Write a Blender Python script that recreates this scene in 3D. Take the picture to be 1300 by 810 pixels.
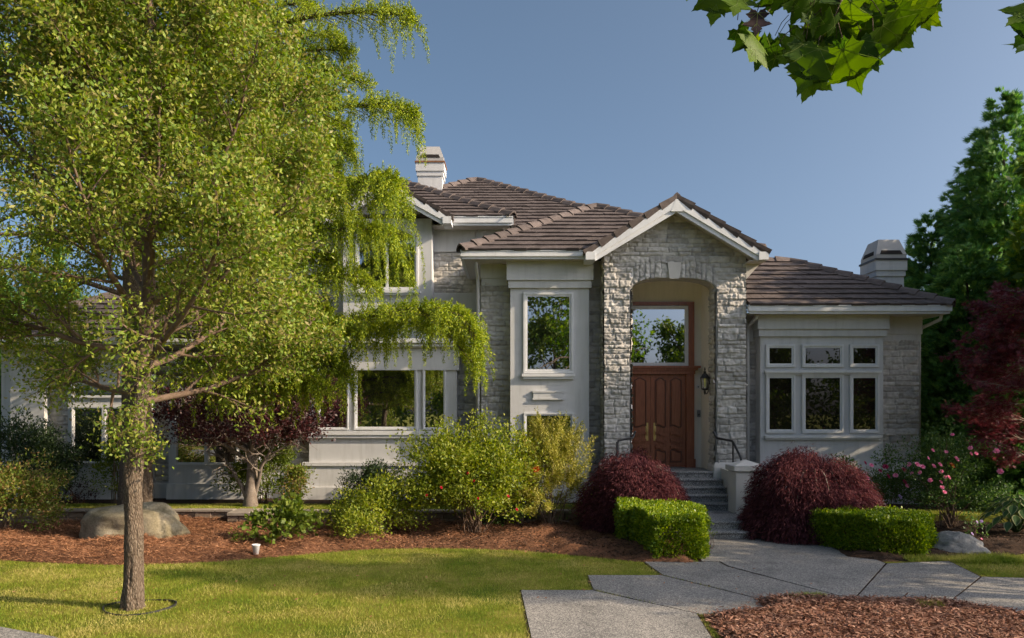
import bpy, math, random
import numpy as np
from mathutils import Vector

# ------------------------------------------------------------------ camera, light, exposure
for _o in list(bpy.data.objects): bpy.data.objects.remove(_o)
SC = bpy.context.scene
COL = SC.collection
rad = math.radians

cam_data = bpy.data.cameras.new('camera')
cam_data.sensor_width = 36.0
cam_data.lens = 36.0 * 1000.0 / 1300.0
cam_data.shift_y = 118.0 / 1300.0
cam_data.clip_start = 0.1
cam_data.clip_end = 3000.0
cam = bpy.data.objects.new('camera', cam_data)
COL.objects.link(cam)
cam.location = (0, 0, 2.5)
cam.rotation_euler = (rad(90), 0, 0)
SC.camera = cam

SUN_EL = rad(27.0)
SUN_AZ = rad(104.0)                 # clockwise from +Y (the view direction)
sdir = Vector((math.sin(SUN_AZ) * math.cos(SUN_EL), math.cos(SUN_AZ) * math.cos(SUN_EL), math.sin(SUN_EL)))
W = bpy.data.worlds.new('World'); SC.world = W; W.use_nodes = True
wn = W.node_tree.nodes; wl = W.node_tree.links
bg = wn['Background']
sky = wn.new('ShaderNodeTexSky'); sky.sky_type = 'NISHITA'; sky.sun_disc = False
sky.sun_elevation = SUN_EL; sky.sun_rotation = SUN_AZ
sky.air_density = 0.42; sky.dust_density = 5.0; sky.ozone_density = 3.2; sky.altitude = 0
hsv = wn.new('ShaderNodeHueSaturation'); hsv.inputs['Saturation'].default_value = 0.94; hsv.inputs['Hue'].default_value = 0.482
wl.new(sky.outputs[0], hsv.inputs['Color']); wl.new(hsv.outputs[0], bg.inputs[0])
bg.inputs[1].default_value = 0.15
sl = bpy.data.lights.new('sun', 'SUN'); sl.energy = 4.6; sl.angle = rad(0.53); sl.color = (1.0, 0.80, 0.56)
so = bpy.data.objects.new('sun', sl); COL.objects.link(so)
so.rotation_euler = sdir.to_track_quat('Z', 'Y').to_euler(); so.location = (20, -6, 20)
SC.view_settings.view_transform = 'Standard'; SC.view_settings.look = 'None'
SC.view_settings.gamma = 1.0; SC.view_settings.exposure = 0.68
SC.view_settings.use_curve_mapping = False
SC.cycles.max_bounces = 8; SC.cycles.diffuse_bounces = 5; SC.cycles.glossy_bounces = 3
SC.cycles.transmission_bounces = 3; SC.cycles.transparent_max_bounces = 4
SC.cycles.caustics_reflective = False; SC.cycles.caustics_refractive = False
SC.cycles.sample_clamp_indirect = 6.0

# ------------------------------------------------------------------ helpers
def X(px, Y): return (px - 650.0) * 0.001 * Y         # photo column -> world x at depth Y
def Z(py, Y): return 2.5 - (py - 523.0) * 0.001 * Y   # photo row -> world z at depth Y
def G(px, py, z=0.0):
    Y = 1000.0 * (2.5 - z) / (py - 523.0)
    return (X(px, Y), Y)

LOC = {}
def link(o): COL.objects.link(o); return o

def thing(name, label, cat, loc=(0, 0, 0), group=None):
    o = link(bpy.data.objects.new(name, None))
    o.empty_display_size = 0.2
    o.location = loc; LOC[o.name] = np.array(loc, float)
    return tag(o, label, cat, group)

def tag(o, label, cat, group=None):
    o['label'] = label; o['category'] = cat
    if group: o['group'] = group
    return o

def mesh_obj(name, V, F, mat, parent=None, smooth=False, tone=None, loc=None, label=None, kind=None):
    """V (n,3) world coordinates; F an int array (m,3|4) or a list of tuples."""
    V = np.asarray(V, float).reshape(-1, 3)
    o_loc = np.zeros(3) if loc is None else np.array(loc, float)
    base = LOC[parent.name] if parent is not None else np.zeros(3)
    origin = base + (o_loc if parent is not None else 0) if parent is not None else o_loc
    if parent is not None: origin = base
    Vl = V - origin
    me = bpy.data.meshes.new(name)
    if isinstance(F, np.ndarray):
        k = F.shape[1]; m = F.shape[0]
        me.vertices.add(len(Vl)); me.vertices.foreach_set('co', Vl.astype(np.float32).ravel())
        me.loops.add(m * k); me.loops.foreach_set('vertex_index', F.astype(np.int32).ravel())
        me.polygons.add(m)
        me.polygons.foreach_set('loop_start', (np.arange(m) * k).astype(np.int32))
        me.polygons.foreach_set('loop_total', np.full(m, k, np.int32))
        me.update(calc_edges=True)
    else:
        me.from_pydata([tuple(v) for v in Vl], [], [tuple(f) for f in F]); me.update()
    if tone is not None:
        a = me.attributes.new('tone', 'FLOAT', 'POINT')
        a.data.foreach_set('value', np.asarray(tone, np.float32))
    if smooth: me.polygons.foreach_set('use_smooth', np.ones(len(me.polygons), bool))
    if mat is not None: me.materials.append(mat)
    o = link(bpy.data.objects.new(name, me))
    LOC[o.name] = origin
    if parent is not None: o.parent = parent
    else: o.location = origin
    if label: o['label'] = label
    if kind: o['kind'] = kind
    return o

class MB:
    def __init__(s): s.v = []; s.f = []; s.t = []
    def add(s, vs, fs, t=0.5):
        n = len(s.v); s.v += [tuple(map(float, p)) for p in vs]; s.t += [t] * len(vs)
        s.f += [tuple(i + n for i in f) for f in fs]; return s
    def box(s, x0, x1, y0, y1, z0, z1, b=0.0, t=0.5):
        if b <= 0:
            vs = [(x, y, z) for z in (z0, z1) for x, y in ((x0, y0), (x1, y0), (x1, y1), (x0, y1))]
            return s.add(vs, [(3, 2, 1, 0), (4, 5, 6, 7), (0, 1, 5, 4), (1, 2, 6, 5), (2, 3, 7, 6), (3, 0, 4, 7)], t)
        # chamfered box
        rings = [(z0, b), (z0 + b, 0), (z1 - b, 0), (z1, b)]
        vs = []
        for z, i in rings:
            a = x0 + i; c = x1 - i; d = y0 + i; e = y1 - i
            vs += [(a + b, d, z), (c - b, d, z), (c, d + b, z), (c, e - b, z), (c - b, e, z), (a + b, e, z), (a, e - b, z), (a, d + b, z)]
        fs = [tuple(range(7, -1, -1)), tuple(range(24, 32))]
        for r in range(3):
            for k in range(8):
                fs.append((r * 8 + k, r * 8 + (k + 1) % 8, r * 8 + 8 + (k + 1) % 8, r * 8 + 8 + k))
        return s.add(vs, fs, t)
    def prism(s, poly, axis, a0, a1, t=0.5):
        """poly: 2D outline; axis 'x','y','z' is the extrusion axis; the other two keep their order."""
        def mk(p, a):
            return {'x': (a, p[0], p[1]), 'y': (p[0], a, p[1]), 'z': (p[0], p[1], a)}[axis]
        n = len(poly)
        vs = [mk(p, a0) for p in poly] + [mk(p, a1) for p in poly]
        fs = [tuple(range(n)), tuple(range(2 * n - 1, n - 1, -1))] + [(i, n + i, n + (i + 1) % n, (i + 1) % n) for i in range(n)]
        return s.add(vs, fs, t)
    def beam(s, p0, p1, side, up, w, h):
        """box along p0->p1; side/up unit vectors, w/h = (min,max) extents along them."""
        p0 = np.array(p0, float); p1 = np.array(p1, float); side = np.array(side, float); up = np.array(up, float)
        vs = []
        for p in (p0, p1):
            for a, b in ((w[0], h[0]), (w[1], h[0]), (w[1], h[1]), (w[0], h[1])):
                vs.append(p + side * a + up * b)
        return s.add(vs, [(3, 2, 1, 0), (4, 5, 6, 7), (0, 1, 5, 4), (1, 2, 6, 5), (2, 3, 7, 6), (3, 0, 4, 7)])
    def tube(s, pts, rs, n=6, cap=True, t=0.5):
        pts = np.asarray(pts, float); m = len(pts)
        if np.isscalar(rs): rs = [rs] * m
        tan = np.gradient(pts, axis=0); tan /= np.linalg.norm(tan, axis=1)[:, None] + 1e-9
        ref = np.array([0, 0, 1.0]) if abs(tan[0][2]) < .9 else np.array([1.0, 0, 0])
        a = np.cross(tan[0], ref); a /= np.linalg.norm(a)
        ang = np.arange(n) * 2 * math.pi / n; ca = np.cos(ang)[:, None]; sa = np.sin(ang)[:, None]
        vs = []
        for i in range(m):
            a = a - tan[i] * np.dot(a, tan[i]); a /= np.linalg.norm(a) + 1e-9
            b = np.cross(tan[i], a)
            vs += list(pts[i] + rs[i] * (ca * a + sa * b))
        fs = []
        for i in range(m - 1):
            for k in range(n):
                fs.append((i * n + k, i * n + (k + 1) % n, (i + 1) * n + (k + 1) % n, (i + 1) * n + k))
        if cap: fs += [tuple(range(n - 1, -1, -1)), tuple(range((m - 1) * n, m * n))]
        return s.add(vs, fs, t)
    def lathe(s, prof, c, n=16, axis='z'):
        vs = []
        for r, h in prof:
            for k in range(n):
                a = 2 * math.pi * k / n
                vs.append((c[0] + r * math.cos(a), c[1] + r * math.sin(a), c[2] + h))
        m = len(prof); fs = [tuple(range(n - 1, -1, -1)), tuple(range((m - 1) * n, m * n))]
        for i in range(m - 1):
            for k in range(n):
                fs.append((i * n + k, i * n + (k + 1) % n, (i + 1) * n + (k + 1) % n, (i + 1) * n + k))
        return s.add(vs, fs)
    def build(s, name, mat, parent=None, smooth=False, **kw):
        return mesh_obj(name, s.v, s.f, mat, parent, smooth, tone=s.t, **kw)

def copy_tree(o, parent=None):
    c = link(o.copy()); LOC[c.name] = LOC.get(o.name, np.zeros(3)).copy()
    if parent is not None: c.parent = parent
    for ch in list(o.children): copy_tree(ch, c)
    return c

# value noise --------------------------------------------------------
def vnoise(x, y, seed=0):
    r = np.random.RandomState(seed).rand(256, 256)
    xi = np.floor(x).astype(int); yi = np.floor(y).astype(int)
    fx = x - xi; fy = y - yi; fx = fx * fx * (3 - 2 * fx); fy = fy * fy * (3 - 2 * fy)
    g = lambda a, b: r[a % 256, b % 256]
    return (g(xi, yi) * (1 - fx) + g(xi + 1, yi) * fx) * (1 - fy) + (g(xi, yi + 1) * (1 - fx) + g(xi + 1, yi + 1) * fx) * fy

def inside(poly, x, y):
    poly = np.asarray(poly); r = np.zeros(len(x), bool); j = len(poly) - 1
    for i in range(len(poly)):
        xi, yi = poly[i]; xj, yj = poly[j]
        c = ((yi > y) != (yj > y)) & (x < (xj - xi) * (y - yi) / (yj - yi + 1e-12) + xi)
        r ^= c; j = i
    return r

# ------------------------------------------------------------------ materials
def nmat(name):
    m = bpy.data.materials.new(name); m.use_nodes = True
    nt = m.node_tree; b = nt.nodes['Principled BSDF']
    return m, nt, b
def N(nt, t, **kw):
    n = nt.nodes.new(t)
    for k, v in kw.items(): setattr(n, k, v)
    return n
def noise_node(nt, scale, detail=4, rough=.6, vec=None):
    n = N(nt, 'ShaderNodeTexNoise'); n.inputs['Scale'].default_value = scale
    n.inputs['Detail'].default_value = detail; n.inputs['Roughness'].default_value = rough
    if vec is not None: nt.links.new(vec, n.inputs['Vector'])
    return n
def ramp(nt, fac, stops):
    r = N(nt, 'ShaderNodeValToRGB'); e = r.color_ramp.elements
    while len(e) < len(stops): e.new(0.5)
    for i, (p, c) in enumerate(stops):
        e[i].position = p; e[i].color = (*c, 1)
    nt.links.new(fac, r.inputs[0]); return r
def bump(nt, b, h, strength=.3, dist=.01):
    n = N(nt, 'ShaderNodeBump'); n.inputs['Strength'].default_value = strength; n.inputs['Distance'].default_value = dist
    nt.links.new(h, n.inputs['Height']); nt.links.new(n.outputs[0], b.inputs['Normal'])

def surf(name, c1, c2, scale=6, rough=.8, bstr=.25, bscale=60, bdist=.004, spec=.3, tone=None, metallic=0.0):
    """two-tone noise surface with fine bump; tone = contrast of the per-piece 'tone' attribute."""
    m, nt, b = nmat(name)
    pos = N(nt, 'ShaderNodeNewGeometry').outputs['Position']
    n = noise_node(nt, scale, 5, .6, pos)
    r = ramp(nt, n.outputs['Fac'], [(.3, c1), (.7, c2)])
    out = r.outputs[0]
    if tone:
        a = N(nt, 'ShaderNodeAttribute', attribute_name='tone')
        mr = N(nt, 'ShaderNodeMapRange'); mr.inputs['To Min'].default_value = 1 - tone; mr.inputs['To Max'].default_value = 1 + tone
        nt.links.new(a.outputs['Fac'], mr.inputs['Value'])
        mx = N(nt, 'ShaderNodeVectorMath', operation='SCALE')
        nt.links.new(out, mx.inputs[0]); nt.links.new(mr.outputs[0], mx.inputs['Scale']); out = mx.outputs[0]
    nt.links.new(out, b.inputs['Base Color'])
    b.inputs['Roughness'].default_value = rough; b.inputs['Specular IOR Level'].default_value = spec; b.inputs['Metallic'].default_value = metallic
    if bstr:
        n2 = noise_node(nt, bscale, 4, .65, pos); bump(nt, b, n2.outputs['Fac'], bstr, bdist)
    return m

def leaf_mat(name, cols, trans=.35, rough=.55, spec=.25, src=None):
    m, nt, b = nmat(name)
    g = N(nt, 'ShaderNodeNewGeometry')
    k = len(cols)
    fac = g.outputs['Random Per Island'] if src is None else N(nt, 'ShaderNodeAttribute', attribute_name=src).outputs['Fac']
    r = ramp(nt, fac, [(i / max(1, k - 1), c) for i, c in enumerate(cols)])
    nt.links.new(r.outputs[0], b.inputs['Base Color'])
    b.inputs['Roughness'].default_value = rough; b.inputs['Specular IOR Level'].default_value = spec
    t = N(nt, 'ShaderNodeBsdfTranslucent')
    hs = N(nt, 'ShaderNodeHueSaturation'); hs.inputs['Value'].default_value = 1.6; hs.inputs['Saturation'].default_value = 1.15
    nt.links.new(r.outputs[0], hs.inputs['Color']); nt.links.new(hs.outputs[0], t.inputs['Color'])
    mx = N(nt, 'ShaderNodeMixShader'); mx.inputs[0].default_value = trans
    out = nt.nodes['Material Output']
    nt.links.new(b.outputs[0], mx.inputs[1]); nt.links.new(t.outputs[0], mx.inputs[2]); nt.links.new(mx.outputs[0], out.inputs['Surface'])
    return m

M = {}
M['stucco'] = surf('stucco', (.53, .535, .54), (.58, .583, .587), 2.5, .92, .35, 140, .004)
def weathered(key, amt):
    m = M[key]; nt = m.node_tree; b = nt.nodes['Principled BSDF']; src = b.inputs['Base Color'].links[0].from_socket
    g = N(nt, 'ShaderNodeNewGeometry'); mp = N(nt, 'ShaderNodeMapping'); mp.inputs['Scale'].default_value = (5, 5, .55); nt.links.new(g.outputs['Position'], mp.inputs['Vector'])
    n = noise_node(nt, 1.6, 6, .7, mp.outputs[0]); r = ramp(nt, n.outputs['Fac'], [(.30, (1 - amt, 1 - amt, 1 - amt * 1.1)), (.50, (1, 1, 1)), (.8, (1.04, 1.04, 1.03))])
    mx = N(nt, 'ShaderNodeMix', data_type='RGBA', blend_type='MULTIPLY'); mx.inputs[0].default_value = 1
    nt.links.new(src, mx.inputs[6]); nt.links.new(r.outputs[0], mx.inputs[7]); nt.links.new(mx.outputs[2], b.inputs['Base Color'])
M['plinth'] = surf('plinth_stucco', (.60, .60, .60), (.65, .65, .65), 2, .9, .3, 140, .004)
M['cream'] = surf('cream_stucco', (.80, .755, .67), (.84, .795, .71), 2, .9, .3, 140, .004)
M['pier'] = surf('pier_paint', (.56, .54, .505), (.61, .59, .555), 2, .9, .3, 140, .004)
M['trim'] = surf('trim_paint', (.53, .535, .54), (.58, .583, .587), 2, .7, .1, 80, .003)
M['white'] = surf('white_paint', (.62, .63, .645), (.68, .69, .70), 3, .45, .05, 60, .002, .4)
M['soffit'] = surf('soffit_paint', (.56, .53, .49), (.60, .57, .53), 3, .8, .1, 60, .002)
M['stone'] = surf('ledge_stone', (.41, .39, .365), (.54, .52, .49), 9, .95, .5, 110, .006, .15, tone=.24)
M['keystone'] = surf('keystone', (.55, .525, .49), (.60, .575, .54), 5, .9, .3, 90, .004)
M['tile'] = surf('roof_tile', (.066, .053, .050), (.110, .090, .083), 7, .85, .5, 110, .006, .2, tone=.32)
M['cap'] = surf('roof_cap', (.085, .068, .063), (.135, .110, .10), 7, .85, .5, 110, .006, .2, tone=.3)
M['felt'] = surf('roof_felt', (.035, .03, .028), (.05, .04, .036), 7, .95, 0)
M['rust'] = surf('rusty_flashing', (.16, .07, .035), (.25, .13, .07), 12, .8, .2, 80)
weathered('stucco', .14); weathered('plinth', .16); weathered('trim', .12); weathered('white', .12); weathered('cream', .08)
M['hole'] = surf('dark_opening', (.012, .010, .009), (.02, .016, .014), 5, .9, 0)
M['hoodmetal'] = surf('hood_metal', (.36, .35, .34), (.41, .40, .385), 3, .6, .1, 60)
M['iron'] = surf('black_iron', (.018, .018, .02), (.03, .03, .032), 20, .45, .2, 120, .002, .5)
M['brass'] = surf('brass', (.62, .45, .20), (.72, .55, .28), 20, .3, .05, 120, .001, .5, metallic=.9)
M['plastic'] = surf('white_plastic', (.66, .66, .66), (.72, .72, .72), 10, .4, 0)
M['greyplastic'] = surf('grey_plastic', (.20, .20, .21), (.25, .25, .26), 10, .5, 0)
M['step'] = None

def wood_mat():
    m, nt, b = nmat('mahogany')
    g = N(nt, 'ShaderNodeNewGeometry'); mp = N(nt, 'ShaderNodeMapping'); mp.inputs['Scale'].default_value = (9, 9, .7)
    nt.links.new(g.outputs['Position'], mp.inputs['Vector'])
    n = noise_node(nt, 3.5, 8, .7, mp.outputs[0])
    r = ramp(nt, n.outputs['Fac'], [(.25, (.16, .054, .031)), (.5, (.27, .095, .053)), (.75, (.36, .145, .083))])
    nt.links.new(r.outputs[0], b.inputs['Base Color']); b.inputs['Roughness'].default_value = .27
    b.inputs['Specular IOR Level'].default_value = .45
    bump(nt, b, n.outputs['Fac'], .12, .003); return m
M['wood'] = wood_mat()
M['wood_groove_shade'] = surf('mahogany_groove_shade', (.09, .028, .016), (.13, .043, .024), 8, .35, .05, 80, .002, .4)  # same mahogany, with the shade of the panel grooves put into its colour

def glass_mat(name, refl, tint):
    m, nt, b = nmat(name)
    nt.nodes.remove(b); out = nt.nodes['Material Output']
    d = N(nt, 'ShaderNodeBsdfDiffuse'); d.inputs['Color'].default_value = (*tint, 1)
    gl = N(nt, 'ShaderNodeBsdfGlossy'); gl.inputs['Roughness'].default_value = .012; gl.inputs['Color'].default_value = (.95, .97, 1, 1)
    g = N(nt, 'ShaderNodeNewGeometry'); n = noise_node(nt, 1.3, 2, .5, g.outputs['Position'])
    bp = N(nt, 'ShaderNodeBump'); bp.inputs['Strength'].default_value = .05; bp.inputs['Distance'].default_value = .02
    nt.links.new(n.outputs['Fac'], bp.inputs['Height']); nt.links.new(bp.outputs[0], gl.inputs['Normal'])
    mx = N(nt, 'ShaderNodeMixShader'); mx.inputs[0].default_value = refl
    nt.links.new(d.outputs[0], mx.inputs[1]); nt.links.new(gl.outputs[0], mx.inputs[2]); nt.links.new(mx.outputs[0], out.inputs['Surface'])
    return m
M['glass'] = glass_mat('window_glass', .58, (.006, .006, .006))
M['glassdim'] = glass_mat('dim_window_glass', .09, (.012, .009, .007))
M['glasslamp'] = glass_mat('lamp_glass', .3, (.30, .28, .22))

def aggregate(name, dark, mid, light, sc=130):
    m, nt, b = nmat(name)
    pos = N(nt, 'ShaderNodeNewGeometry').outputs['Position']
    v = N(nt, 'ShaderNodeTexVoronoi'); v.inputs['Scale'].default_value = sc; nt.links.new(pos, v.inputs['Vector'])
    r = ramp(nt, v.outputs['Color'], [(.15, dark), (.5, mid), (.9, light)])
    n = noise_node(nt, 1.6, 5, .65, pos)
    r2 = ramp(nt, n.outputs['Fac'], [(.30, (.62, .61, .60)), (.46, (.95, .94, .92)), (.7, (1.12, 1.09, 1.05))])
    mx = N(nt, 'ShaderNodeMix', data_type='RGBA', blend_type='MULTIPLY'); mx.inputs[0].default_value = 1
    nt.links.new(r.outputs[0], mx.inputs[6]); nt.links.new(r2.outputs[0], mx.inputs[7])
    at_ = N(nt, 'ShaderNodeAttribute', attribute_name='tone'); mr = N(nt, 'ShaderNodeMapRange'); mr.inputs['To Min'].default_value = .82; mr.inputs['To Max'].default_value = 1.18
    nt.links.new(at_.outputs['Fac'], mr.inputs['Value']); vs_ = N(nt, 'ShaderNodeVectorMath', operation='SCALE'); nt.links.new(mx.outputs[2], vs_.inputs[0]); nt.links.new(mr.outputs[0], vs_.inputs['Scale'])
    nt.links.new(vs_.outputs[0], b.inputs['Base Color']); b.inputs['Roughness'].default_value = .85
    b.inputs['Specular IOR Level'].default_value = .25
    bump(nt, b, v.outputs['Distance'], .45, .006); return m
M['path'] = aggregate('exposed_aggregate', (.085, .085, .085), (.19, .186, .178), (.40, .38, .355), 85)
M['step'] = aggregate('step_aggregate', (.09, .09, .092), (.25, .25, .25), (.50, .495, .485), 70)
M['asphalt'] = aggregate('asphalt', (.09, .09, .09), (.15, .15, .145), (.22, .22, .21), 60)
M['boulder'] = None

def boulder_mat(name, a, b_, c):
    m, nt, b = nmat(name)
    pos = N(nt, 'ShaderNodeNewGeometry').outputs['Position']
    n = noise_node(nt, 2.2, 9, .7, pos)
    r = ramp(nt, n.outputs['Fac'], [(.3, a), (.5, b_), (.68, c)])
    n2 = noise_node(nt, 30, 6, .75, pos)
    r2 = ramp(nt, n2.outputs['Fac'], [(.35, (.62, .62, .6)), (.6, (1.08, 1.06, 1.02))])
    mx = N(nt, 'ShaderNodeMix', data_type='RGBA', blend_type='MULTIPLY'); mx.inputs[0].default_value = .8
    nt.links.new(r.outputs[0], mx.inputs[6]); nt.links.new(r2.outputs[0], mx.inputs[7])
    nt.links.new(mx.outputs[2], b.inputs['Base Color']); b.inputs['Roughness'].default_value = .95
    b.inputs['Specular IOR Level'].default_value = .15
    bump(nt, b, n2.outputs['Fac'], .6, .02); return m
M['boulder_tan'] = boulder_mat('tan_boulder', (.12, .105, .06), (.27, .235, .16), (.37, .33, .25))
M['boulder_grey'] = boulder_mat('grey_boulder', (.14, .14, .14), (.24, .24, .235), (.36, .355, .35))

def bark_mat(name, cols, zs=.22, sc=14):
    m, nt, b = nmat(name)
    g = N(nt, 'ShaderNodeNewGeometry'); mp = N(nt, 'ShaderNodeMapping'); mp.inputs['Scale'].default_value = (1, 1, zs)
    nt.links.new(g.outputs['Position'], mp.inputs['Vector'])
    wn_ = noise_node(nt, 5, 3, .6, mp.outputs[0]); va = N(nt, 'ShaderNodeVectorMath', operation='MULTIPLY_ADD'); va.inputs[1].default_value = (.12, .12, .12)
    nt.links.new(wn_.outputs['Color'], va.inputs[0]); nt.links.new(mp.outputs[0], va.inputs[2])
    v = N(nt, 'ShaderNodeTexVoronoi', feature='DISTANCE_TO_EDGE'); v.inputs['Scale'].default_value = sc * 1.6; nt.links.new(va.outputs[0], v.inputs['Vector'])
    n = noise_node(nt, sc * 4, 6, .75, mp.outputs[0])
    ml = N(nt, 'ShaderNodeMath', operation='MULTIPLY_ADD'); ml.inputs[1].default_value = 1.6; nt.links.new(v.outputs['Distance'], ml.inputs[0]); nt.links.new(n.outputs['Fac'], ml.inputs[2])
    r = ramp(nt, ml.outputs[0], [(.38, cols[0]), (.62, cols[1]), (.95, cols[2])])
    nt.links.new(r.outputs[0], b.inputs['Base Color']); b.inputs['Roughness'].default_value = .95; b.inputs['Specular IOR Level'].default_value = .12
    bump(nt, b, ml.outputs[0], .9, .03); return m
M['bark'] = bark_mat('grey_brown_bark', [(.070, .050, .036), (.145, .108, .078), (.215, .17, .125)], .34, 22)
M['bark_smooth'] = boulder_mat('smooth_bark', (.14, .11, .09), (.24, .20, .17), (.34, .29, .25))
M['twig'] = surf('twig', (.10, .065, .045), (.20, .14, .10), 12, .9, 0)
M['twig_pale'] = surf('pale_twig', (.22, .17, .13), (.34, .28, .22), 12, .9, 0)
M['block'] = surf('wall_block', (.17, .125, .09), (.27, .21, .16), 7, .95, .6, 60, .02, .15, tone=.25)
M['blockcap'] = surf('wall_cap', (.24, .205, .17), (.32, .28, .235), 6, .9, .4, 60, .01, .15)
M['soil'] = surf('soil', (.030, .020, .014), (.075, .048, .032), 9, .98, .8, 55, .03, .1)
M['mulch_red'] = surf('red_mulch', (.10, .048, .028), (.23, .112, .062), 14, .97, .9, 45, .03, .1)
M['chip_straw'] = leaf_mat('pine_straw', [(.15, .066, .034), (.30, .138, .068), (.42, .22, .12), (.24, .108, .056)], .05, .9, .1)
M['chip_red'] = leaf_mat('bark_chip', [(.11, .050, .034), (.23, .108, .07), (.37, .22, .155), (.17, .074, .05)], .0, .9, .1)
M['chip_dark'] = leaf_mat('dark_chip', [(.035, .022, .015), (.08, .045, .03), (.15, .085, .055)], .0, .9, .1)

def grass_mat():
    m, nt, b = nmat('grass_ground')
    pos = N(nt, 'ShaderNodeNewGeometry').outputs['Position']
    n = noise_node(nt, .8, 5, .6, pos)
    r = ramp(nt, n.outputs['Fac'], [(.32, (.08, .12, .012)), (.52, (.17, .17, .022)), (.72, (.31, .25, .075))])
    nt.links.new(r.outputs[0], b.inputs['Base Color']); b.inputs['Roughness'].default_value = .95
    b.inputs['Specular IOR Level'].default_value = .1
    n2 = noise_node(nt, 60, 5, .7, pos); bump(nt, b, n2.outputs['Fac'], .9, .03); return m
M['grass'] = grass_mat()
def blade_mat():
    m, nt, b = nmat('grass_blade')
    g = N(nt, 'ShaderNodeNewGeometry')
    n = noise_node(nt, .9, 4, .6, g.outputs['Position'])
    ad = N(nt, 'ShaderNodeMath', operation='MULTIPLY_ADD'); ad.inputs[1].default_value = .34; am = N(nt, 'ShaderNodeMath', operation='MULTIPLY_ADD'); am.inputs[1].default_value = 1.25; am.inputs[2].default_value = -.14; nt.links.new(n.outputs['Fac'], am.inputs[0])
    nt.links.new(g.outputs['Random Per Island'], ad.inputs[0]); nt.links.new(am.outputs[0], ad.inputs[2])
    r = ramp(nt, ad.outputs[0], [(.40, (.13, .215, .016)), (.62, (.27, .31, .032)), (.86, (.50, .43, .14))])
    nt.links.new(r.outputs[0], b.inputs['Base Color']); b.inputs['Roughness'].default_value = .6
    b.inputs['Specular IOR Level'].default_value = .2
    t = N(nt, 'ShaderNodeBsdfTranslucent'); nt.links.new(r.outputs[0], t.inputs['Color'])
    mx = N(nt, 'ShaderNodeMixShader'); mx.inputs[0].default_value = .35
    nt.links.new(b.outputs[0], mx.inputs[1]); nt.links.new(t.outputs[0], mx.inputs[2])
    nt.links.new(mx.outputs[0], nt.nodes['Material Output'].inputs['Surface']); return m
M['blade'] = blade_mat()

M['lf_ash'] = leaf_mat('ash_leaf', [(.085, .15, .018), (.155, .225, .026), (.25, .29, .042), (.26, .21, .075)], .32, .5)
M['lf_cedar'] = leaf_mat('cedar_needle', [(.07, .13, .010), (.20, .265, .014), (.40, .43, .030)], .30, .6)
M['lf_cedar_in'] = leaf_mat('cedar_inner_needle', [(.020, .040, .012), (.035, .065, .016), (.06, .09, .02)], .25, .6)
M['lf_plum'] = leaf_mat('plum_leaf', [(.030, .010, .012), (.055, .016, .018), (.085, .028, .028)], .30, .45, .35)
M['lf_rhodo'] = leaf_mat('shrub_leaf_bright', [(.075, .12, .016), (.12, .17, .022), (.17, .20, .035)], .32, .5)
M['lf_rhodo_red'] = leaf_mat('shrub_leaf_tipped', [(.07, .12, .016), (.14, .19, .025), (.22, .22, .05), (.30, .16, .08)], .3, .5)
M['lf_dark'] = leaf_mat('shrub_leaf_dark', [(.015, .032, .012), (.028, .052, .016), (.045, .075, .022)], .2, .4, .4)
M['lf_rose'] = leaf_mat('rose_leaf', [(.10, .155, .016), (.20, .245, .024), (.34, .35, .05)], .34, .45)
M['lf_rosedark'] = leaf_mat('rose_leaf_dark', [(.04, .09, .025), (.08, .145, .035), (.13, .20, .045)], .3, .45)
M['lf_juniper'] = leaf_mat('golden_juniper', [(.12, .155, .018), (.30, .29, .04), (.54, .47, .14)], .25, .6)
M['lf_box'] = leaf_mat('boxwood_leaf', [(.07, .135, .010), (.165, .25, .014), (.33, .38, .028)], .30, .4, .3)
M['lf_redmaple'] = leaf_mat('weeping_maple_leaf', [(.048, .016, .023), (.088, .029, .036), (.13, .045, .05), (.20, .07, .07)], .25, .8, .1)
M['lf_redmaple_b'] = leaf_mat('red_maple_leaf', [(.10, .028, .038), (.18, .050, .062), (.28, .085, .092)], .35, .45)
M['lf_thuja'] = leaf_mat('conifer_spray', [(.05, .135, .040), (.105, .225, .055), (.20, .33, .068)], .22, .6)
M['lf_thuja_sunlit'] = leaf_mat('conifer_spray_sunlit', [(.14, .24, .02), (.25, .34, .03), (.36, .42, .04)], .25, .6)  # lit copy of the conifer spray, sunlight put into the colour
M['lf_big'] = leaf_mat('maple_leaf', [(.035, .075, .012), (.08, .145, .016), (.15, .22, .024)], .45, .5, .14, 'tone')
M['lf_vein'] = leaf_mat('maple_leaf_vein', [(.15, .22, .05), (.20, .26, .07)], .4, .5)
M['lf_dead'] = leaf_mat('dead_leaf', [(.028, .016, .020), (.04, .025, .02)], .1, .7)
M['lf_hosta'] = leaf_mat('hosta_leaf', [(.04, .085, .03), (.06, .11, .04)], .3, .4)
M['lf_hosta_edge'] = leaf_mat('hosta_edge', [(.22, .24, .12), (.28, .29, .16)], .3, .4)
M['lf_street'] = leaf_mat('street_tree_leaf', [(.06, .11, .016), (.11, .165, .022), (.17, .21, .03)], .3, .5)
M['fl_pink'] = leaf_mat('pink_petal', [(.72, .22, .38), (.80, .34, .48)], .3, .5)
M['fl_magenta'] = leaf_mat('crimson_petal', [(.30, .02, .07), (.40, .05, .12)], .3, .5)
M['fl_red'] = leaf_mat('red_petal', [(.45, .01, .03), (.50, .02, .05)], .3, .5)
M['fl_orange'] = leaf_mat('orange_leaf', [(.40, .08, .02), (.45, .11, .03)], .3, .5)
M['fl_lilac'] = leaf_mat('lilac_petal', [(.45, .33, .55), (.5, .4, .6)], .3, .5)
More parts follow.
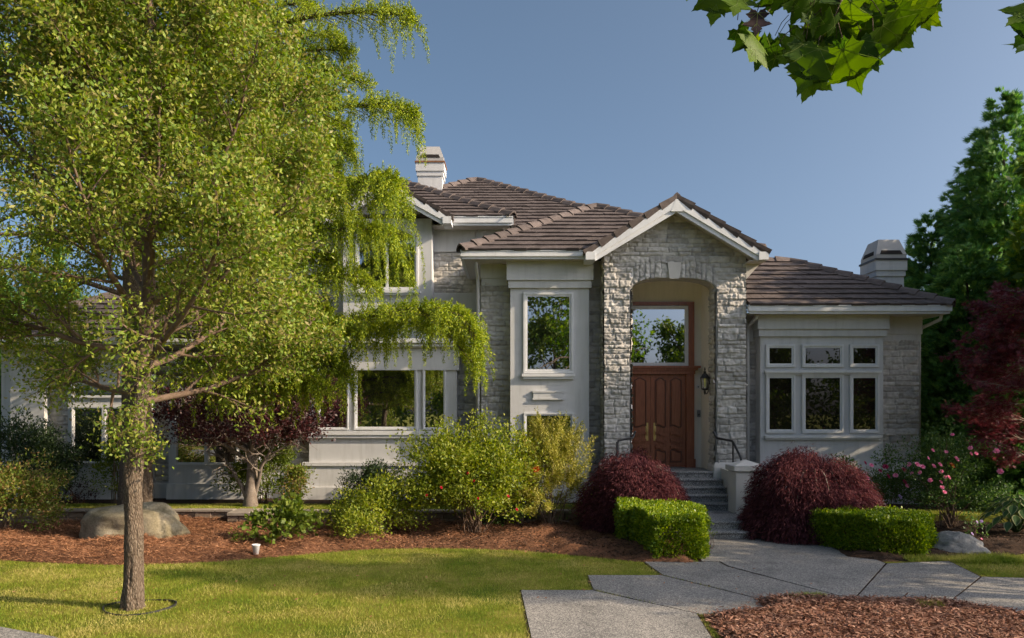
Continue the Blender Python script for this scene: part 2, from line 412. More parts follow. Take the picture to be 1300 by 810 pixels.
# ------------------------------------------------------------------ stone cladding as real relief
def blocks(u, v, seed, rowh, lens):
    rng = np.random.RandomState(seed)
    lo, hi = v.min() - .3, v.max() + .3
    ve = [lo]
    while ve[-1] < hi: ve.append(ve[-1] + rng.uniform(*rowh))
    ve = np.array(ve); r = np.clip(np.searchsorted(ve, v) - 1, 0, len(ve) - 2)
    dist = np.minimum(v - ve[r], ve[r + 1] - v)
    rnd = np.zeros((len(u), 5)); cu = np.zeros(len(u)); cv = (v - (ve[r] + ve[r + 1]) / 2)
    for k in range(len(ve) - 1):
        ue = [u.min() - rng.uniform(.05, .4)]
        while ue[-1] < u.max() + .2: ue.append(ue[-1] + rng.uniform(*lens))
        ue = np.array(ue); rr = rng.rand(len(ue), 5)
        s = np.nonzero(r == k)[0]
        if len(s) == 0: continue
        c = np.clip(np.searchsorted(ue, u[s]) - 1, 0, len(ue) - 2)
        dist[s] = np.minimum(dist[s], np.minimum(u[s] - ue[c], ue[c + 1] - u[s]))
        rnd[s] = rr[c]; cu[s] = u[s] - (ue[c] + ue[c + 1]) / 2
    return dist, rnd, cu, cv

def stone_panel(name, parent, origin, U, V, Nn, w, h, seed, mask=None, arch=None, res=.02, rough=1.0, mat='stone'):
    nu = max(2, int(round(w / res)) + 1); nv = max(2, int(round(h / res)) + 1)
    uu, vv = np.meshgrid(np.linspace(0, w, nu), np.linspace(0, h, nv))
    u = uu.ravel(); v = vv.ravel()
    wu = u + .035 * (vnoise(u * 9, v * 9, seed + 1) - .5); wv = v + .03 * (vnoise(u * 6 + 50, v * 6, seed + 2) - .5)
    dist, rnd, cu, cv = blocks(wu, wv, seed, (.085, .185), (.20, .55))
    if arch is not None:
        d = wv - arch(wu); m = (d > -.05) & (d < .40) & (wu > arch.u0 - .02) & (wu < arch.u1 + .02)
        d2, r2, a2, b2 = blocks(d, wu, seed + 9, (.10, .17), (.40, .60))
        dist[m] = d2[m]; rnd[m] = r2[m]; cu[m] = b2[m]; cv[m] = a2[m] * .4
    g = np.clip(dist / .017, 0, 1); g = g * g * (3 - 2 * g)
    f = (vnoise(u * 17, v * 17, seed + 3) - .5) * .026 + (vnoise(u * 30, v * 44, seed + 4) - .5) * .016 + np.abs(vnoise(u * 8, v * 14, seed + 7) - .5) * .03
    hgt = .010 + g * (.016 + .030 * rnd[:, 0] + (rnd[:, 1] - .5) * cu * .16 + (rnd[:, 2] - .5) * cv * .35 + f * rough)
    hgt = np.maximum(hgt, .004)
    P = np.array(origin, float) + u[:, None] * np.array(U, float) + v[:, None] * np.array(V, float) + hgt[:, None] * np.array(Nn, float)
    idx = np.arange(nu * nv).reshape(nv, nu)
    a, b, c, dd = idx[:-1, :-1].ravel(), idx[:-1, 1:].ravel(), idx[1:, 1:].ravel(), idx[1:, :-1].ravel()
    Fq = np.stack([a, b, c, dd], 1)
    if mask is not None:
        ok = mask(u, v); Fq = Fq[ok[Fq].all(1)]
    tone = np.clip(.5 + (rnd[:, 3] - .5) * 1.0 + (g - 1) * .35 + (vnoise(u * 12, v * 12, seed + 6) - .5) * .4, 0, 1)
    return mesh_obj(name, P, Fq, M[mat], parent, tone=tone)

# ------------------------------------------------------------------ tiled roofs
def roof_slope(house, poly, seed, course=.345, tw=.31, name='roof', k0=0):
    """poly: planar convex polygon, first edge is the eave; real overlapping tiles on a felt base."""
    rng = np.random.RandomState(seed)
    P = np.array(poly, float); e = P[1] - P[0]; L = np.linalg.norm(e); e /= L
    n = np.cross(e, P[-1] - P[0]); n /= np.linalg.norm(n)
    if n[2] < 0: n = -n
    up = np.cross(n, e)
    if up[2] < 0: up = -up
    q = np.stack([(P - P[0]) @ e, (P - P[0]) @ up], 1)
    vmax = q[:, 1].max()
    def interval(v):
        xs = []
        for i in range(len(q)):
            a, b = q[i], q[(i + 1) % len(q)]
            if abs(a[1] - b[1]) < 1e-9:
                if abs(a[1] - v) < 1e-6: xs += [a[0], b[0]]
                continue
            t = (v - a[1]) / (b[1] - a[1])
            if -1e-9 <= t <= 1 + 1e-9: xs.append(a[0] + t * (b[0] - a[0]))
        return (min(xs), max(xs)) if xs else None
    mb = MB(); v = 0.0; ci = 0
    while v < vmax - .05:
        v1 = min(v + course + .04, vmax - 1e-4)
        a0, a1 = interval(max(v, 1e-5)); b0, b1 = interval(v1)
        nt_ = max(1, int(math.ceil((a1 - a0) / tw)))
        off = (ci % 2) * .5 / nt_
        ts = [0] + [t for t in [(k + .0) / nt_ + off for k in range(nt_ + 1)] if 0.002 < t < .998] + [1]
        ct = rng.rand() * .3
        for k in range(len(ts) - 1):
            lift = .048 + rng.rand() * .016; lip = -.02 + rng.rand() * .015
            g = .006
            def pt(t, vv, lo, hi, hh): return P[0] + e * (lo + (hi - lo) * t) + up * vv + n * hh
            w = a1 - a0; ta, tb = ts[k] + g / max(w, .1) * .5, ts[k + 1] - g / max(w, .1) * .5
            lo = v - .03 + lip
            vs = [pt(ta, lo, a0, a1, lift), pt(tb, lo, a0, a1, lift), pt(tb, v1, b0, b1, .008), pt(ta, v1, b0, b1, .008),
                  pt(ta, lo, a0, a1, -.004), pt(tb, lo, a0, a1, -.004)]
            mb.add(vs, [(0, 1, 2, 3), (4, 5, 1, 0), (4, 0, 3), (5, 2, 1)], min(1, .2 + ct + rng.rand() * .55))
        v += course; ci += 1
    o = mb.build(name, M['tile'], house)
    fb = MB()
    tp = [p - n * .012 for p in P]; bt = [p - n * .07 for p in P]; m = len(P)
    fb.add(tp + bt, [tuple(range(m)), tuple(range(2 * m - 1, m - 1, -1))] + [(i, m + i, m + (i + 1) % m, (i + 1) % m) for i in range(m)])
    fb.build('roof_deck', M['felt'], o)
    return o, n

def ridge_caps(roof, p0, p1, n1, n2, seed, w=.17, L=.42, th=.05):
    """row of overlapping V-shaped caps along a hip or ridge between planes with normals n1 and n2."""
    rng = np.random.RandomState(seed)
    p0 = np.array(p0, float); p1 = np.array(p1, float); d = p1 - p0; D = np.linalg.norm(d); d /= D
    s1 = np.cross(n1, d); s1 /= np.linalg.norm(s1)
    if np.dot(s1, n2) > 0: s1 = -s1
    s2 = np.cross(n2, d); s2 /= np.linalg.norm(s2)
    if np.dot(s2, n1) > 0: s2 = -s2
    up = np.array(n1) + np.array(n2); up /= np.linalg.norm(up)
    if up[2] < 0: up = -up
    mb = MB(); k = int(max(1, round(D / L)))
    for i in range(k):
        a = p0 + d * (i * D / k - .03); b = p0 + d * ((i + 1) * D / k + .03)
        h0 = .095 + rng.rand() * .014; h1 = .055
        t = .15 + .7 * rng.rand()
        def ring(p, h): return [p + s1 * w + up * (h - .045), p + s1 * w * .45 + up * (h + .02), p + up * (h + .035), p + s2 * w * .45 + up * (h + .02), p + s2 * w + up * (h - .045)]
        r0 = ring(a, h0); r1 = ring(b, h1)
        lo0 = [p - up * th for p in r0]; lo1 = [p - up * th for p in r1]
        vs = r0 + r1 + lo0 + lo1; fs = []
        for j in range(4):
            fs += [(j, j + 1, 5 + j + 1, 5 + j), (10 + j + 1, 10 + j, j, j + 1), (5 + j, 5 + j + 1, 15 + j + 1, 15 + j)]
        fs += [(0, 5, 15, 10), (4, 14, 19, 9)]
        mb.add(vs, fs, t)
    return mb.build('ridge_cap', M['cap'], roof)

# ------------------------------------------------------------------ the house
house = thing('house', 'pale stucco and grey stone suburban house with brown tiled hip roofs and arched stone entrance', 'house', (2.0, 20.0, 0))
K = .555
PY = 18.8                           # front plane of the entrance portico
PX0, PX1 = 2.22, 5.55; OX0, OX1 = 2.82, 4.87; XC = 3.83
PORCH = 1.085
GAP_Z, GK = 7.46, .60               # gable apex and slope of the portico roof
def arch_z(x):
    t = np.clip((np.asarray(x, float) - (OX0 + OX1) / 2) / ((OX1 - OX0) / 2), -1, 1)
    return 5.40 + .30 * np.sqrt(np.maximum(0, 1 - np.abs(t) ** 2.6))
def gable_z(x): return GAP_Z - GK * np.abs(np.asarray(x, float) - XC) - .17

# walls ---------------------------------------------------------
w = MB()
w.box(-.74, 2.45, 19.5, 20.5, 0, 6.2)
w.box(4.87, 5.52, 19.3, 20.5, 0, 6.2)
w.box(2.24, 2.45, 19.28, 19.5, 0, 6.2)
w.box(-.72, 5.5, 20.5, 25.5, 0, 6.2)
w.box(5.5, 10.05, 19.5, 26, 0, 4.92)
w.box(-6.5, -.25, 21.62, 27, 0, 7.5)
w.box(-1.45, -.72, 20.32, 21.62, 0, 4.1)
# upper gable bay
gz = 8.51
w.prism([(-4.5, 0), (-2.14, 0), (-2.14, gz - .2 - K * 1.16), (-3.3, gz - .2), (-4.5, gz - .2 - K * 1.2)], 'y', 21.0, 21.62)
# lower left bay and left wing
w.box(-5.1, -1.39, 19.8, 21.0, 0, 4.1)
w.box(-13.0, -5.05, 20.05, 26, 0, 4.2)
w.box(-8.62, -6.35, 19.78, 20.05, 0, 4.15)
w.box(-11.15, -9.07, 19.78, 20.05, 0, 4.15)
w.box(-12.6, -11.75, 19.78, 20.05, 0, 4.15)
# bay beside the entrance and bay of the right wing
w.box(-.04, 1.87, 19.1, 19.5, 0, 5.62)
w.box(6.02, 9.0, 19.1, 19.5, 0, 4.36)
w.build('wall', M['stucco'], house)

pw = MB()                            # portico core with the arched opening
pw.box(PX0, OX0, PY, 19.28, 0, 5.40); pw.box(OX1, PX1, PY, 19.28, 0, 5.40)
xs = np.concatenate([np.linspace(PX0, OX0, 4)[:-1], np.linspace(OX0, OX1, 25), np.linspace(OX1, PX1, 4)[1:]])
for a, b in zip(xs[:-1], xs[1:]):
    inn = a >= OX0 - 1e-6 and b <= OX1 + 1e-6
    za, zb = (float(arch_z(a)), float(arch_z(b))) if inn else (5.402, 5.402)
    ta, tb = float(gable_z(a)), float(gable_z(b))
    pw.add([(a, PY, za), (b, PY, zb), (b, PY, tb), (a, PY, ta), (a, 19.28, za), (b, 19.28, zb), (b, 19.28, tb), (a, 19.28, ta)],
           [(0, 1, 2, 3), (7, 6, 5, 4), (0, 4, 5, 1), (3, 2, 6, 7)])
pw.build('portico_wall', M['stone'], house)

pi = MB()                            # cream lining of the entrance recess
pi.box(2.45, 4.87, 20.2, 20.49, 0, 6.1); pi.box(2.43, 4.89, 19.29, 20.49, 5.86, 6.1)
pi.box(4.855, 4.872, 19.29, 20.2, PORCH, 5.86); pi.box(2.448, 2.465, 19.5, 20.2, PORCH, 5.86)
pi.build('entrance_recess', M['cream'], house)

# stone ---------------------------------------------------------
class Arch:
    u0 = OX0 - PX0 + .02; u1 = OX1 - PX0 + .02
    def __call__(s, u): return arch_z(u + PX0 - .02) - 1.2
def pmask(u, v):
    x = u + PX0 - .02; z = v + 1.2
    jag = .03 * (vnoise(x * 0 + 3, z * 9, 5) - .5)
    hole = (x > OX0 - .012 + jag) & (x < OX1 + .012 + jag) & (z < arch_z(x) + .0)
    return ~hole & (z < gable_z(x))
stone_panel('stone_cladding', house, (PX0 - .02, PY, 1.2), (1, 0, 0), (0, 0, 1), (0, -1, 0), PX1 - PX0 + .04, 6.3, 11, pmask, Arch(), res=.018, rough=1.0)
stone_panel('stone_cladding', house, (PX0, 19.5, 1.2), (0, -1, 0), (0, 0, 1), (-1, 0, 0), .72, 5.1, 12)
stone_panel('stone_cladding', house, (PX1, PY - .02, 1.2), (0, 1, 0), (0, 0, 1), (1, 0, 0), .72, 5.1, 13)
stone_panel('stone_cladding', house, (OX1, 19.3, 1.2), (0, -1, 0), (0, 0, 1), (-1, 0, 0), .52, 4.25, 14)
stone_panel('stone_cladding', house, (OX0, PY - .02, 1.2), (0, 1, 0), (0, 0, 1), (1, 0, 0), .52, 4.25, 15)
stone_panel('stone_cladding', house, (-.76, 19.5, .75), (1, 0, 0), (0, 0, 1), (0, -1, 0), .76, 4.95, 21)
stone_panel('stone_cladding', house, (1.82, 19.5, .75), (1, 0, 0), (0, 0, 1), (0, -1, 0), .44, 4.85, 22)
stone_panel('stone_cladding', house, (5.5, 19.5, .75), (1, 0, 0), (0, 0, 1), (0, -1, 0), .54, 3.6, 23)
stone_panel('stone_cladding', house, (8.96, 19.5, 1.32), (1, 0, 0), (0, 0, 1), (0, -1, 0), 1.09, 2.98, 24)
stone_panel('stone_cladding', house, (-2.2, 21.62, Z(372, 21.6)), (1, 0, 0), (0, 0, 1), (0, -1, 0), 1.6, Z(322, 21.6) - Z(372, 21.6), 25)
stone_panel('stone_cladding', house, (-1.42, 20.32, .75), (1, 0, 0), (0, 0, 1), (0, -1, 0), .70, 3.35, 26)
stone_panel('stone_cladding', house, (-9.1, 20.05, .75), (1, 0, 0), (0, 0, 1), (0, -1, 0), .52, 3.4, 27)
stone_panel('stone_cladding', house, (-6.38, 20.05, .95), (1, 0, 0), (0, 0, 1), (0, -1, 0), 1.35, 3.2, 28)
stone_panel('stone_cladding', house, (-11.8, 20.05, .75), (1, 0, 0), (0, 0, 1), (0, -1, 0), .7, 3.4, 29)
ks = MB(); kx, kz = 3.86, float(arch_z(3.86))
ks.prism([(kx - .115, kz - .03), (kx + .115, kz - .03), (kx + .16, kz + .36), (kx - .16, kz + .36)], 'y', PY - .085, PY + .02)
ks.build('keystone', M['keystone'], house)

# plinths, bands, cornices ---------------------------------------
def piece(name, mat, *boxes):
    m = MB()
    for b_ in boxes: m.box(*b_)
    return m.build(name, M[mat], house)
piece('plinth', 'plinth', (5.97, 9.05, 19.05, 19.12, .0, 1.22))
piece('plinth', 'plinth', (8.98, 10.1, 19.43, 19.52, 0, 1.27), (8.96, 10.13, 19.40, 19.515, 0, .75))
piece('plinth', 'plinth', (-.09, 1.92, 19.05, 19.12, 0, .80))
piece('plinth', 'plinth', (-.79, -.04, 19.43, 19.52, 0, .75)); piece('plinth', 'plinth', (1.87, 2.2, 19.43, 19.52, 0, .75))
piece('plinth', 'plinth', (-5.2, -1.34, 19.72, 19.82, 0, 1.15), (-5.24, -1.30, 19.68, 19.82, 1.15, 1.24), (-5.26, -1.28, 19.66, 19.80, 0, .62))
piece('plinth', 'plinth', (-1.34, -.78, 20.24, 20.33, 0, .75))
for a, b in ((-8.66, -6.31), (-11.19, -9.03), (-12.64, -11.71)): piece('plinth', 'plinth', (a, b, 19.72, 19.80, 0, .70))
piece('plinth', 'plinth', (-9.07, -8.62, 19.98, 20.06, 0, .70)); piece('plinth', 'plinth', (-6.35, -5.1, 19.98, 20.06, 0, .95))
for a, b in ((PX0 - .10, OX0 + .09), (OX1 - .09, PX1 + .10)):
    pp = MB()
    pp.box(a, b, PY - .12, 19.30, 0, 1.20, .02)
    pp.add([(a, PY - .12, 1.20), (b, PY - .12, 1.20), (b, 19.30, 1.20), (a, 19.30, 1.20), (a + .07, PY - .05, 1.30), (b - .07, PY - .05, 1.30), (b - .07, 19.28, 1.30), (a + .07, 19.28, 1.30)],
           [(0, 1, 5, 4), (1, 2, 6, 5), (2, 3, 7, 6), (3, 0, 4, 7), (4, 5, 6, 7)])
    pp.build('pillar_base', M['pier'], house)
piece('frieze', 'trim', (-.78, -.10, 19.42, 19.52, 5.80, 6.22), (-.75, -.07, 19.45, 19.52, 5.62, 5.80))
piece('frieze', 'trim', (1.93, 2.26, 19.42, 19.52, 5.80, 6.22), (1.90, 2.24, 19.45, 19.52, 5.62, 5.80))
piece('frieze', 'trim', (-.13, 1.96, 18.98, 19.52, 5.68, 6.22), (-.09, 1.92, 19.03, 19.50, 5.50, 5.685), (-.13, 1.96, 18.965, 19.0, 6.02, 6.045))
piece('frieze', 'trim', (8.93, 10.12, 19.42, 19.52, 4.42, 4.90), (8.96, 10.09, 19.45, 19.52, 4.24, 4.42))
piece('frieze', 'trim', (5.93, 9.10, 18.98, 19.52, 4.50, 4.90), (5.97, 9.06, 19.03, 19.50, 4.33, 4.505))
piece('frieze', 'trim', (5.52, 5.95, 19.42, 19.52, 4.24, 4.90))
piece('frieze', 'trim', (-2.14, -.95, 21.55, 21.64, Z(320, 21.6), Z(292, 21.6)), (-.93, -.27, 21.5, 21.64, Z(312, 21.6), 7.52))
piece('frieze', 'trim', (-2.14, -.75, 21.54, 21.64, Z(400, 21.6), Z(372, 21.6)))
piece('frieze', 'trim', (-5.16, -1.33, 19.74, 20.9, 3.55, 4.10))
piece('bay_cornice', 'white', (-5.30, -.79, 19.60, 21.0, 4.13, 4.22), (-5.36, -.77, 19.52, 21.0, 4.22, 4.33), (-5.2, -1.3, 19.68, 20.95, 4.10, 4.13))

# eaves ---------------------------------------------------------
e = MB()
def eave_front(x0, x1, Y, zt, h=.20, depth=.5, soff=None):
    e.box(x0, x1, Y - .06, Y + .05, zt - h * .72, zt)
    e.box(x0 + .03, x1 - .03, Y - .02, Y + .05, zt - h, zt - h * .72)
    e.box(x0, x1, Y - .075, Y + .04, zt - .022, zt + .006)
eave_front(-1.22, 1.86, 18.70, 6.33)
eave_front(5.60, 10.42, 18.70, 5.03)
eave_front(-1.75, .03, 21.0, 7.70, .23)
eave_front(-13.35, -5.0, 19.3, 4.36)
for x, y0, y1, zt in ((-1.16, 18.72, 25.5, 6.33), (10.36, 18.72, 25, 5.03), (-.02, 21.02, 26, 7.70), (-13.3, 19.3, 26, 4.36)):
    s = 1 if x in (10.36, -.02) else -1
    e.box(min(x, x + .06 * s), max(x, x + .06 * s), y0 + .06, y1, zt - .19, zt - .002)
# barge boards of the two gables
def barge(xc, za, k, half, Y, w1=.15, w2=.10, ret=.3):
    for s in (-1, 1):
        d = np.array([s, 0, -k]) / math.hypot(1, k); upv = np.array([s * k, 0, 1]) / math.hypot(1, k)
        p0 = np.array([xc, Y, za]); p1 = p0 + d * (half * math.hypot(1, k))
        e.beam(p0 - d * (.0), p1, (0, 1, 0), upv, (-.05, .06), (-w1, .01))
        e.beam(p0, p1 - d * .04, (0, 1, 0), upv, (-.015, .06), (-w1 - w2, -w1))
        xe = xc + s * half
        e.box(min(xe - s * .16, xe + s * .06), max(xe - s * .16, xe + s * .06), Y - .075, Y + .6, za - k * half - .17, za - k * half + .012)
barge(XC, GAP_Z - .02, GK, 2.06, 18.33)
barge(-3.3, gz - .02, K, 1.66, 20.52)
for xc, za, k, Y in ((XC, GAP_Z - .02, GK, 18.33), (-3.3, gz - .02, K, 20.52)):
    e.prism([(xc - .14, za - .14 * k - .20), (xc, za - .285), (xc + .14, za - .14 * k - .20), (xc + .03, za + .005), (xc - .03, za + .005)], 'y', Y - .053, Y + .062)
e.build('fascia', M['white'], house)
s = MB()
s.box(-1.15, 2.0, 18.74, 20.0, 6.135, 6.155); s.box(-1.15, -.72, 20.0, 25, 6.135, 6.155)
s.box(5.5, 10.35, 18.74, 19.6, 4.84, 4.86); s.box(10.04, 10.35, 19.6, 25, 4.84, 4.86)
s.box(-2.2, -.05, 21.04, 21.7, 7.475, 7.495); s.box(-.30, -.05, 21.7, 26, 7.475, 7.495)
s.box(-13.25, -5.05, 19.34, 20.1, 4.17, 4.19)
for xc, za, k, half, Y, y2 in ((XC, GAP_Z, GK, 2.04, 18.36, 18.85), (-3.3, gz, K, 1.64, 20.55, 21.05)):
    for sg in (-1, 1):
        d = np.array([sg, 0, -k]) / math.hypot(1, k); upv = np.array([sg * k, 0, 1]) / math.hypot(1, k)
        p0 = np.array([xc, Y, za]); p1 = p0 + d * (half * math.hypot(1, k))
        s.beam(p0, p1, (0, 1, 0), upv, (0, y2 - Y), (-.19, -.16))
s.box(5.55, 5.93, 18.4, 18.82, 6.02, 6.05)
s.build('soffit', M['soffit'], house)
# white return under the right foot of the portico gable
br = MB(); br.prism([(5.57, 6.02), (5.90, 6.02), (5.57, 5.66)], 'y', 18.74, 18.80); br.build('eave_bracket', M['soffit'], house)

# roofs ---------------------------------------------------------
cz = 6.34
A = (2.38, 22.26, cz + K * 3.56)
cpz = lambda y: cz + K * (y - 18.66)
r1, nf = roof_slope(house, [(-1.20, 18.66, cz), (1.90, 18.66, cz), (3.83, 20.75, cpz(20.75)), A], 1)
r1b, _n = roof_slope(house, [(5.76, 18.66, cz), (5.94, 18.66, cz), A, (3.83, 20.75, cpz(20.75))], 101)
r2, nl = roof_slope(house, [(-1.20, 25.8, cz), (-1.20, 18.66, cz), A], 2, .8, .8)
r3, nr = roof_slope(house, [(5.94, 18.66, cz), (5.94, 25.8, cz), A], 3, .8, .8)
ridge_caps(r1, (-1.20, 18.66, cz + .02), A, nf, nl, 4); ridge_caps(r1, (5.94, 18.66, cz + .02), A, nf, nr, 5)
# portico gable
g0 = GAP_Z - GK * 2.09
gl, ngl = roof_slope(house, [(XC - 2.09, 22.6, g0), (XC - 2.09, 18.30, g0), (XC, 18.30, GAP_Z), (XC, 22.6, GAP_Z)], 6)
gr, ngr = roof_slope(house, [(XC + 2.09, 18.30, g0), (XC + 2.09, 22.6, g0), (XC, 22.6, GAP_Z), (XC, 18.30, GAP_Z)], 7)
ridge_caps(gl, (XC, 18.3, GAP_Z), (XC, 20.6, GAP_Z), ngl, ngr, 8)
ridge_caps(gl, (XC - 2.12, 18.33, g0 - .02), (XC, 18.33, GAP_Z + .02), ngl, np.array([0, -1, .0]), 9, .15, .40, .06)
ridge_caps(gr, (XC + 2.12, 18.33, g0 - .02), (XC, 18.33, GAP_Z + .02), ngr, np.array([0, -1, .0]), 10, .15, .40, .06)
# wing of the upper storey
uz = 7.71; B = (-3.72, 24.7, uz + K * 3.72)
u1, nu1 = roof_slope(house, [(-6.8, 20.97, uz), (.02, 20.97, uz), B, (-6.8, 24.7, B[2])], 11)
u2, nu2 = roof_slope(house, [(.02, 20.97, uz), (.02, 28.4, uz), B], 12, .8, .8)
ridge_caps(u1, (.02, 20.97, uz + .02), B, nu1, nu2, 13)
ridge_caps(u1, (-6.8, 24.7, B[2]), B, nu1, np.array([0, .48, .87]), 14)
# its front gable
h0 = gz - K * 1.70
ul, nul = roof_slope(house, [(-5.0, 23.0, h0), (-5.0, 20.50, h0), (-3.3, 20.50, gz), (-3.3, 23.0, gz)], 15)
ur, nur = roof_slope(house, [(-1.6, 20.50, h0), (-1.6, 23.0, h0), (-3.3, 23.0, gz), (-3.3, 20.50, gz)], 16)
ridge_caps(ul, (-3.3, 20.5, gz), (-3.3, 22.6, gz), nul, nur, 17)
ridge_caps(ul, (-5.02, 20.53, h0 - .02), (-3.3, 20.53, gz + .02), nul, np.array([0, -1, 0.]), 18, .15, .40, .06)
ridge_caps(ur, (-1.58, 20.53, h0 - .02), (-3.3, 20.53, gz + .02), nur, np.array([0, -1, 0.]), 19, .15, .40, .06)
# main pyramid behind
T = (-1.21, 27.0, 10.46)
m1, nm1 = roof_slope(house, [(-6.2, 22.0, 7.69), (3.8, 22.0, 7.69), T], 20)
m2, nm2 = roof_slope(house, [(3.8, 22.0, 7.69), (3.8, 32.0, 7.69), T], 21, .8, .8)
m3, nm3 = roof_slope(house, [(-6.2, 32.0, 7.69), (-6.2, 22.0, 7.69), T], 22, .8, .8)
ridge_caps(m1, (3.8, 22.0, 7.71), T, nm1, nm2, 23); ridge_caps(m1, (-6.2, 22.0, 7.71), T, nm1, nm3, 24)
# right wing
rz = 5.04; Rr = (7.59, 21.47, rz + K * 2.83)
q1, nq1 = roof_slope(house, [(5.62, 18.66, rz), (10.43, 18.66, rz), Rr, (5.62, 21.47, Rr[2])], 25)
q2, nq2 = roof_slope(house, [(10.43, 18.66, rz), (10.43, 24.3, rz), Rr], 26, .8, .8)
ridge_caps(q1, (10.43, 18.66, rz + .02), Rr, nq1, nq2, 27); ridge_caps(q1, (5.62, 21.47, Rr[2]), Rr, nq1, np.array([0, .48, .87]), 28)
# left wing
lz = 4.37; l1, nl1 = roof_slope(house, [(-13.38, 19.26, lz), (-5.0, 19.26, lz), (-5.0, 22.6, lz + K * 3.34), (-10.04, 22.6, lz + K * 3.34)], 29)
l2, nl2 = roof_slope(house, [(-13.38, 25.9, lz), (-13.38, 19.26, lz), (-10.04, 22.6, lz + K * 3.34)], 30, .8, .8)
ridge_caps(l1, (-13.38, 19.26, lz + .02), (-10.04, 22.6, lz + K * 3.34), nl1, nl2, 31)

# chimneys ------------------------------------------------------
def chimney(xc, y0, w_, d_, zb, zt, label, hood_h, lip):
    yc = y0 + d_ / 2
    def ring(f, z0, z1): return (xc - w_ / 2 * f, xc + w_ / 2 * f, yc - d_ / 2 * f, yc + d_ / 2 * f, z0, z1)
    m = MB(); m.box(*ring(.86, zb, zt - .42)); m.box(*ring(.93, zt - .42, zt - .27)); m.box(*ring(1.0, zt - .27, zt))
    o = m.build('chimney', M['trim'], house, label=label)
    f = MB(); f.box(*ring(1.06, zt, zt + .05)); f.build('flashing', M[lip], o)
    h = MB(); f0, f1 = .97, .66
    a = [(xc + sx * w_ / 2 * q, yc + sy * d_ / 2 * q, zt + z) for q, z in ((f0, .05), (f0, .17), (f1, hood_h)) for sx, sy in ((-1, -1), (1, -1), (1, 1), (-1, 1))]
    fs = []
    for r in range(2):
        for k in range(4): fs.append((r * 4 + k, r * 4 + (k + 1) % 4, r * 4 + 4 + (k + 1) % 4, r * 4 + 4 + k))
    fs += [(3, 2, 1, 0), (8, 9, 10, 11)]
    h.add(a, fs); hood = h.build('chimney_hood', M['hoodmetal'], o)
    v = MB()
    for y, s_ in ((yc - d_ / 2 * f0, 1),):
        z0, z1 = zt + .16, zt + .27
        g = lambda z: f0 + (f1 - f0) * max(0, z - zt - .17) / (hood_h - .17)
        v.add([(xc - w_ * .36, yc - d_ / 2 * g(z0) - .012, z0), (xc + w_ * .36, yc - d_ / 2 * g(z0) - .012, z0), (xc + w_ * .30, yc - d_ / 2 * g(z1) - .012, z1), (xc - w_ * .30, yc - d_ / 2 * g(z1) - .012, z1),
               (xc - w_ * .36, yc - d_ / 2 * g(z0) + .05, z0), (xc + w_ * .36, yc - d_ / 2 * g(z0) + .05, z0), (xc + w_ * .30, yc - d_ / 2 * g(z1) + .05, z1), (xc - w_ * .30, yc - d_ / 2 * g(z1) + .05, z1)],
              [(0, 1, 2, 3), (4, 7, 6, 5), (0, 4, 5, 1), (3, 2, 6, 7), (0, 3, 7, 4), (1, 5, 6, 2)])
        v.add([(xc - w_ / 2 * g(z0) - .012, yc - d_ * .34, z0), (xc - w_ / 2 * g(z0) - .012, yc + d_ * .34, z0), (xc - w_ / 2 * g(z1) - .012, yc + d_ * .28, z1), (xc - w_ / 2 * g(z1) - .012, yc - d_ * .28, z1),
               (xc - w_ / 2 * g(z0) + .05, yc - d_ * .34, z0), (xc - w_ / 2 * g(z0) + .05, yc + d_ * .34, z0), (xc - w_ / 2 * g(z1) + .05, yc + d_ * .28, z1), (xc - w_ / 2 * g(z1) + .05, yc - d_ * .28, z1)],
              [(0, 3, 2, 1), (4, 5, 6, 7), (0, 1, 5, 4), (3, 7, 6, 2), (0, 4, 7, 3), (1, 2, 6, 5)])
    v.build('vent_opening', M['hole'], o)
    return o
chimney(-2.66, 25.5, .92, .86, 8.2, 10.58, 'sunlit chimney with tapered hood and rusty band', .56, 'rust')
chimney(10.12, 21.0, .84, .95, 4.9, 6.55, 'shaded chimney behind the right wing roof', .58, 'iron')

# windows -------------------------------------------------------
def window(x0, x1, z0, z1, Y, fw=.075, sill=None, glass='glass', label=None):
    m = MB(); i = .028
    for a, b, y, c0 in ((0, fw * .55, -.055, 0), (fw * .55, fw, -.032, 0)):
        m.box(x0 + a, x1 - a, Y + y, Y + .004, z0 + a, z0 + b); m.box(x0 + a, x1 - a, Y + y, Y + .004, z1 - b, z1 - a)
        m.box(x0 + a, x0 + b, Y + y + .001, Y + .004, z0 + b, z1 - b); m.box(x1 - b, x1 - a, Y + y + .001, Y + .004, z0 + b, z1 - b)
    o = m.build('window', M['white'], house, label=label)
    g = MB(); g.box(x0 + fw, x1 - fw, Y - .012, Y - .004, z0 + fw, z1 - fw); g.build('pane', M[glass], o)
    if sill:
        s_ = MB(); a, b, zt, h, dp = sill
        s_.box(a, b, Y - dp, Y + .002, zt - h * .55, zt); s_.box(a + .03, b - .03, Y - dp + .03, Y + .002, zt - h, zt - h * .55)
        s_.build('sill', M['white'], o)
    return o
def wpx(x0, x1, y0, y1, Y, **k): return window(X(x0, Y), X(x1, Y), Z(y1, Y), Z(y0, Y), Y, **k)
